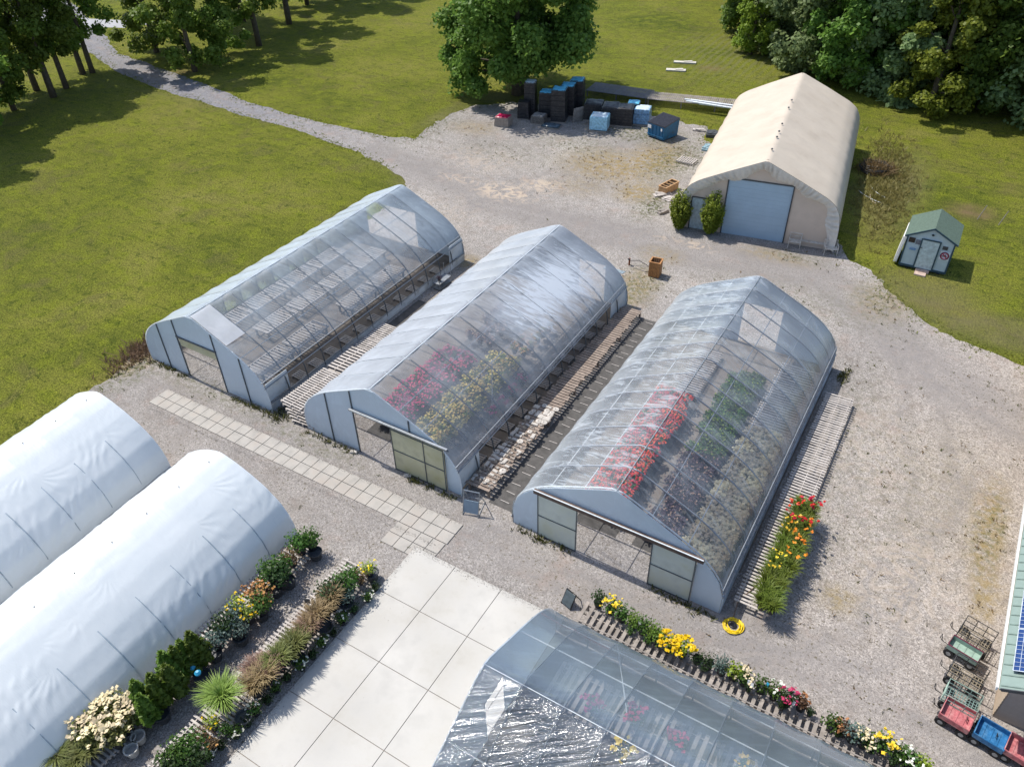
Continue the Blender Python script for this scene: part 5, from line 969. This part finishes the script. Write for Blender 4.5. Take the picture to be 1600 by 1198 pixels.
for (px, py, w_, l, h, rz, m_, lab) in [(1035, 305, .45, 1.3, .08, -.8, WOOD_W, 'pale board lying below the cedar trough'), (1045, 311, .7, .8, .05, -.3, WOOD_W, 'pale square board near the cedar trough'), (1036, 333, .3, .8, .14, -.5, WOOD_G, 'short grey beam at the weedy edge left of the shrub'), (1112, 212, .9, 1.1, .25, .3, M('dark_junk', (.05, .055, .06), .6, var=.5, scale=9), 'dark heap of tarpaulin against the side of the shelter'), (1105, 232, .6, 1.3, .12, .1, M('blue_junk', (.20, .30, .34), .6, var=.5, scale=8), 'blue-grey sheets leaning by the side of the shelter'), (1092, 205, 1.0, .3, .12, .2, WOOD_W, 'broken pale boards in the weeds by the shelter')]:
    x, y = G(px, py); o = MB().box((0, 0, h/2+.01), (w_, l, h)).box((.05, .05, h+.03), (w_*.7, l*.8, .05), rz=.2).box((-.1, -.1, h+.07), (w_*.4, l*.6, .04), rz=-.4).build('board', m_); o.location = (x, y, 0); o.rotation_euler = (0, 0, rz); tag(o, lab, 'board' if 'board' in lab or 'beam' in lab else 'scrap')
x, y = G(1073, 254); pallet('wooden_pallet', x, y, .1, 1.0, 1.4, WOOD_W, 'bleached pallet leaning in the weeds beside the shelter', rz=1.5, n=8)
PL = M('white_pipe_pvc', (.66, .70, .72), .4)
for i, (px, py, l, rz) in enumerate([(1105, 158, 5.2, .07), (1120, 165, 4.2, .09), (1095, 162, 3.8, .02)]):
    x, y = G(px, py, .75); o = MB().box((0, 0, 0), (l, .16, .08)).box((0, .2, -.02), (l*.8, .12, .06)).build('gutter_length', PL); o.location = (x+.6, y, .66+.06*i); o.rotation_euler = (0, 0, rz); tag(o, ['longest white gutter length lying on the far slatted table', 'middle white gutter length on the far slatted table', 'shortest white gutter length on the far slatted table'][i], 'gutter')
for i, (px, py, w_, l) in enumerate([(1070, 99, 2.2, .5), (1056, 111, 1.9, .6)]):
    x, y = G(px, py); o = MB().box((0, 0, .08), (w_, l, .12)).box((.3, .1, .16), (w_*.4, l*.6, .06), rz=.3).build('concrete_kerb', M('pale_slab', (.52, .49, .43), .8, var=.2)); o.location = (x, y, 0); o.rotation_euler = (0, 0, .3); tag(o, ['farther pale concrete piece on the mown lawn', 'nearer pale concrete piece on the mown lawn'][i], 'concrete piece')
# hose pile, white pipes, posts by the bare patch
x, y = G(1372, 268); mb = MB()
for i in range(13):
    r0 = rng.uniform(.45, 1.0); cx, cy = rng.uniform(-.4, .4, 2); mb.tube([(cx+r0*math.cos(a)*1.1, cy+r0*math.sin(a), .06+i*.03+.05*math.sin(a*3+i)) for a in np.linspace(0, 6.4, 26)], .035, 5)
o = mb.build('hose_pile', BLACK, smooth=True); o.location = (x, y, 0); tag(o, 'tangled heap of black pipe in tall grass right of the shelter', 'hose pile')
P_ = np.stack([rng.normal(x, .5, 250), rng.normal(y, .5, 250)], 1); tufts('pile_weeds', P_, .08, .5, WDRY, 4)
for i, (px, py, r_) in enumerate([(1362, 308, 1.3), (1380, 302, 1.4), (1372, 312, .9)]):
    x, y = G(px, py); o = MB().tube([(-r_*.9+r_*t*1.7, -.35*math.sin(t*2.2)*(1+i*.4), .05) for t in np.linspace(0, 1, 10)], .03, 5).build('plastic_pipe', PL if i < 2 else M('tan_hoop', (.5, .42, .30)), smooth=True); o.location = (x, y, 0); o.rotation_euler = (0, 0, -.5-.1*i); tag(o, ['curved white pipe nearest the shelter on the grass', 'curved white pipe further right on the grass', 'curved tan pipe in front of the white ones'][i], 'pipe')
for i, (px, py) in enumerate([(1527, 343), (1560, 352)]):
    x, y = G(px, py); o = MB().tube([(0, 0, 0), (.25, .1, 1.0)], .03, 5).build('stake', WOOD_G); o.location = (x, y, 0); tag(o, ['leaning stake in the bare earth patch', 'leaning stake right of the bare earth patch'][i], 'stake')
# rusty white seats in front of the shelter
SEAT = M('worn_cream_metal', (.62, .58, .52), .6, var=.25, dirt=(.25, .15, .09))
for i, (px, py, w_, rz, lab) in enumerate([(1240, 386, .7, .15, 'left worn cream metal chair frame beside the roll-up door'), (1270, 387, 1.6, .15, 'long worn cream metal bench frame between the two chairs'), (1296, 397, .75, .35, 'right worn cream metal chair frame at the shelter corner')]):
    x, y = G(px, py); R = empty('metal_bench' if i == 1 else 'metal_chair', (x, y, 0), rz, lab, 'bench' if i == 1 else 'chair'); mb = MB()
    for k in range(5): mb.box((0, -.2+k*.1, .42), (w_, .05, .03))
    mb.build('seat', SEAT, R); MB().tube([(-w_/2, .28, .4), (-w_/2, .32, .8), (w_/2, .32, .8), (w_/2, .28, .4)], .035, 5).box((0, .3, .62), (w_, .02, .04)).build('backrest', SEAT, R)
    for a in (-1, 1):
        for b in (-.2, .24): MB().tube([(a*w_/2, b, 0), (a*w_/2, b, .45)], .02, 5).build('leg', SEAT, R)
        MB().tube([(a*w_/2, -.22, .43), (a*w_/2, -.22, .62), (a*w_/2, .3, .64)], .018, 5).build('armrest', SEAT, R)
# yellow hose coil
x, y = G(1145, 978); R = empty('garden_hose', (x, y, 0), 0, 'coiled bright yellow hose lying at the corner of the right greenhouse', 'hose'); mb = MB(); pts = []
for k in range(150):
    a = k*.30; r_ = .27+.06*math.sin(a*.37)+.03*math.sin(a*1.7); pts.append((r_*math.cos(a)+.02*math.sin(a*.2), r_*math.sin(a), .03+.10*((k*7) % 31)/31*.6))
mb.tube(pts, .020, 6); mb.build('hose', M('yellow_hose', (.72, .50, .01), .4, var=.15), R, smooth=True); MB().lathe((.0, .02, 0), [(.13, 0), (.13, .06), (.05, .09)], 12).build('reel_hub', BLACK, R); MB().tube([(-.1, .3, .05), (-.15, .9, .3), (.1, 1.4, .45), (.35, 2.2, .47)], .018, 5).build('feed_hose', M('brown_hose', (.14, .09, .06), .6), R, smooth=True)
# A-boards
x, y = G(738, 800); R = empty('notice_stand', (x, y, 0), rad(14), 'metal framed stand with a blank blue-grey panel at the middle greenhouse corner', 'sign'); MB().box((0, -.1, .42), (.62, .03, .6), rx=-.25).build('panel', M('slate_panel', (.18, .24, .30), .5, var=.08), R); mb = MB()
for a in (-.33, .33): mb.tube([(a, -.22, .05), (a, .02, .85), (a, .1, 1.15)], .02, 5).tube([(a, .65, 0), (a, .1, 1.1)], .02, 5).tube([(a, -.25, .04), (a, .7, .02)], .02, 5)
mb.tube([(-.33, .1, 1.12), (.33, .1, 1.12)], .022, 5).tube([(-.33, .6, .2), (.33, .6, .2)], .02, 5); mb.build('frame', PIPE, R)
x, y = G(888, 944); R = empty('folding_sign', (x, y, 0), rad(-15), 'small black folding board behind the shiny greenhouse corner', 'sign'); MB().box((0, 0, .33), (.42, .03, .55), rx=-.5).build('panel', M('slate2', (.07, .09, .10), .35), R); MB().tube([(-.22, -.14, .03), (-.22, .16, .6), (.22, .16, .6), (.22, -.14, .03)], .025, 5).tube([(-.2, .45, .02), (-.2, .15, .58)], .02, 5).tube([(.2, .45, .02), (.2, .15, .58)], .02, 5).build('frame', BLACK, R)
# small cart beside the left greenhouse
x, y = G(690, 448); R = empty('tray_cart', (x, y+.1, 0), 0, 'small wire tray cart with dark pots by the left greenhouse wall', 'cart'); MB().box((0, 0, .45), (.5, 1.2, .04)).box((0, 0, .12), (.5, 1.2, .03)).build('shelf', PIPE, R); mb = MB()
for a in (-.24, .24):
    for b in (-.58, .58): mb.tube([(a, b, .05), (a, b, 1.2 if b > 0 else .7)], .018, 5)
mb.build('upright', PIPE, R)
for a in (-.22, .22):
    for b in (-.5, .5): MB().tube([(a-.02, b, .06), (a+.02, b, .06)], .06, 10).build('wheel', BLACK, R)
o = plant('potted_seedlings', 'dark reddish seedlings standing on the small wire tray cart', 'seedlings', None, 'bush', r=.2, h=.2, leaf=LPU, nl=160, size=.05, pot=.10); o.location = (x, y-.15, .47)
# white bricks / stones by the doors
for i, (px, py, rz, lab) in enumerate([(553, 707, .35, 'pale brick beside the left jamb of the middle greenhouse door'), (637, 744, .4, 'pale brick in front of the olive sliding door'), (255, 628, 0, None)][:2]):
    x, y = G(px, py); o = MB().box((0, 0, .05), (.32, .16, .09)).box((.02, 0, .1), (.26, .12, .012)).build('brick', STONE); o.location = (x, y, 0); o.rotation_euler = (0, 0, rz); tag(o, lab, 'brick')
# wagons
def wagon(px, py, z, col, bed, label, kind, L=.98, W=.66, rz=0, tall_=.55):
    x, y = G(px, py, z); R = empty('garden_wagon', (x, y, 0), rz, label, 'wagon'); mb = MB(); zb = .36
    if kind == 'tray':
        mb.box((0, 0, zb), (L, W, .03))
        for s in (-1, 1): mb.box((0, s*W/2, zb+.1), (L, .03, .2)); mb.box((s*L/2, 0, zb+.1), (.03, W-.03, .2))
        for k in range(3): mb.box((-L*.25+k*L*.25, 0, zb+.022), (.05, W*.9, .02))
    else:
        for k in range(10): mb.box((-L/2+(k+.5)*L/10, 0, zb), (.022, W, .022))
        for k in range(6): mb.box((0, -W/2+(k+.5)*W/6, zb+.01), (L, .02, .02))
    mb.build('bed', bed, R); mb = MB()
    if kind != 'tray':
        for zz in (zb+.03, zb+tall_*.5, zb+tall_): mb.tube([(-L/2, -W/2, zz), (L/2, -W/2, zz), (L/2, W/2, zz), (-L/2, W/2, zz), (-L/2, -W/2, zz)], .016, 5)
        for a in (-1, -.33, .33, 1):
            for b in (-1, 1): mb.tube([(a*L/2, b*W/2, zb), (a*L/2, b*W/2, zb+tall_)], .014, 5)
    else:
        mb.tube([(-L/2, -W/2, zb+.21), (L/2, -W/2, zb+.21), (L/2, W/2, zb+.21), (-L/2, W/2, zb+.21), (-L/2, -W/2, zb+.21)], .02, 5)
    mb.build('side_rail', col, R)
    for a in (-.36, .36):
        MB().tube([(a*L, -W*.42, .17), (a*L, W*.42, .17)], .02, 5).build('axle', BLACK, R)
        for b in (-1, 1):
            wz = MB().tube([(a*L, b*W*.44-.05, .17), (a*L, b*W*.44+.05, .17)], .17, 14).build('wheel', TYRE, R); MB().tube([(a*L, b*W*.44-.056, .17), (a*L, b*W*.44+.056, .17)], .08, 10).build('hub', PIPE, wz)
    MB().tube([(-L/2, 0, .25), (-L/2-.22, 0, .3), (-L/2-.3, -.09, .48), (-L/2-.3, .09, .48), (-L/2-.22, 0, .3)], .013, 5).build('handle', BLACK, R); return R
CRED = M('wagon_pink_red', (.40, .12, .13), .6, var=.3, scale=9, dirt=(.46, .27, .25)); CBLU = M('wagon_blue', (.02, .13, .30), .5, var=.35, scale=9, dirt=(.10, .20, .30)); CGRN = M('wagon_sage', (.26, .36, .30), .5, var=.2); CMAR = M('wagon_maroon', (.14, .02, .045), .5); CBLK = M('wagon_black', (.05, .05, .05), .5)
wagon(1524, 995, .5, CBLK, M('mesh_tan', (.25, .21, .15), .6), 'black wire sided wagon, the farthest by the beige wall', 'mesh', rz=-.25)
wagon(1508, 1014, .5, CMAR, CGRN, 'maroon wagon with a sage green tray bed beside the beige wall', 'tray', L=.95, W=.5, rz=-.25)
wagon(1510, 1055, .5, CBLK, M('mesh_tan', (.25, .21, .15), .6), 'black wire sided wagon in the middle of the wagon line', 'mesh', rz=-.2)
wagon(1502, 1092, .5, CGRN, M('mesh_sage', (.16, .24, .22), .6), 'sage green wire wagon behind the pink-red one', 'mesh', rz=-.15, tall_=.4)
wagon(1497, 1115, .5, CRED, CRED, 'faded pink-red tray wagon nearest the gravel', 'tray', L=.86, W=.78, rz=-.2)
wagon(1550, 1146, .5, CBLU, CBLU, 'bright blue tray wagon between two red ones', 'tray', L=.84, W=.74, rz=-.2)
wagon(1598, 1172, .5, CRED, CRED, 'faded red tray wagon cut by the right edge of the photo', 'tray', L=.84, W=.74, rz=-.2)

P_ = np.stack([rng.uniform(-13.8, -7.6, 60), rng.uniform(3, 14.7, 60)], 1)
o = tufts('dry_leaf_litter', P_, .035, .012, M('dry_leaf', (.16, .10, .06), .9), 1); o.location = (0, 0, .045)
P_ = np.concatenate([np.stack([rng.uniform(-14, -7.6, 1500), 14.85+rng.normal(-.05, .10, 1500)], 1), np.stack([-13.95+np.abs(rng.normal(0, .12, 1200))*.8, rng.uniform(3, 14.8, 1200)], 1), np.stack([rng.uniform(-30.6, -13, 1800), 15.28+rng.normal(0, .06, 1800)], 1), np.stack([rng.uniform(-30.6, -13, 1600), 16.72+rng.normal(0, .06, 1600)], 1)])
o = tufts('loose_gravel', P_, .025, .02, M('pebble', (.28, .25, .23), .9, var=.5, scale=20), 1); o.location = (0, 0, .04)
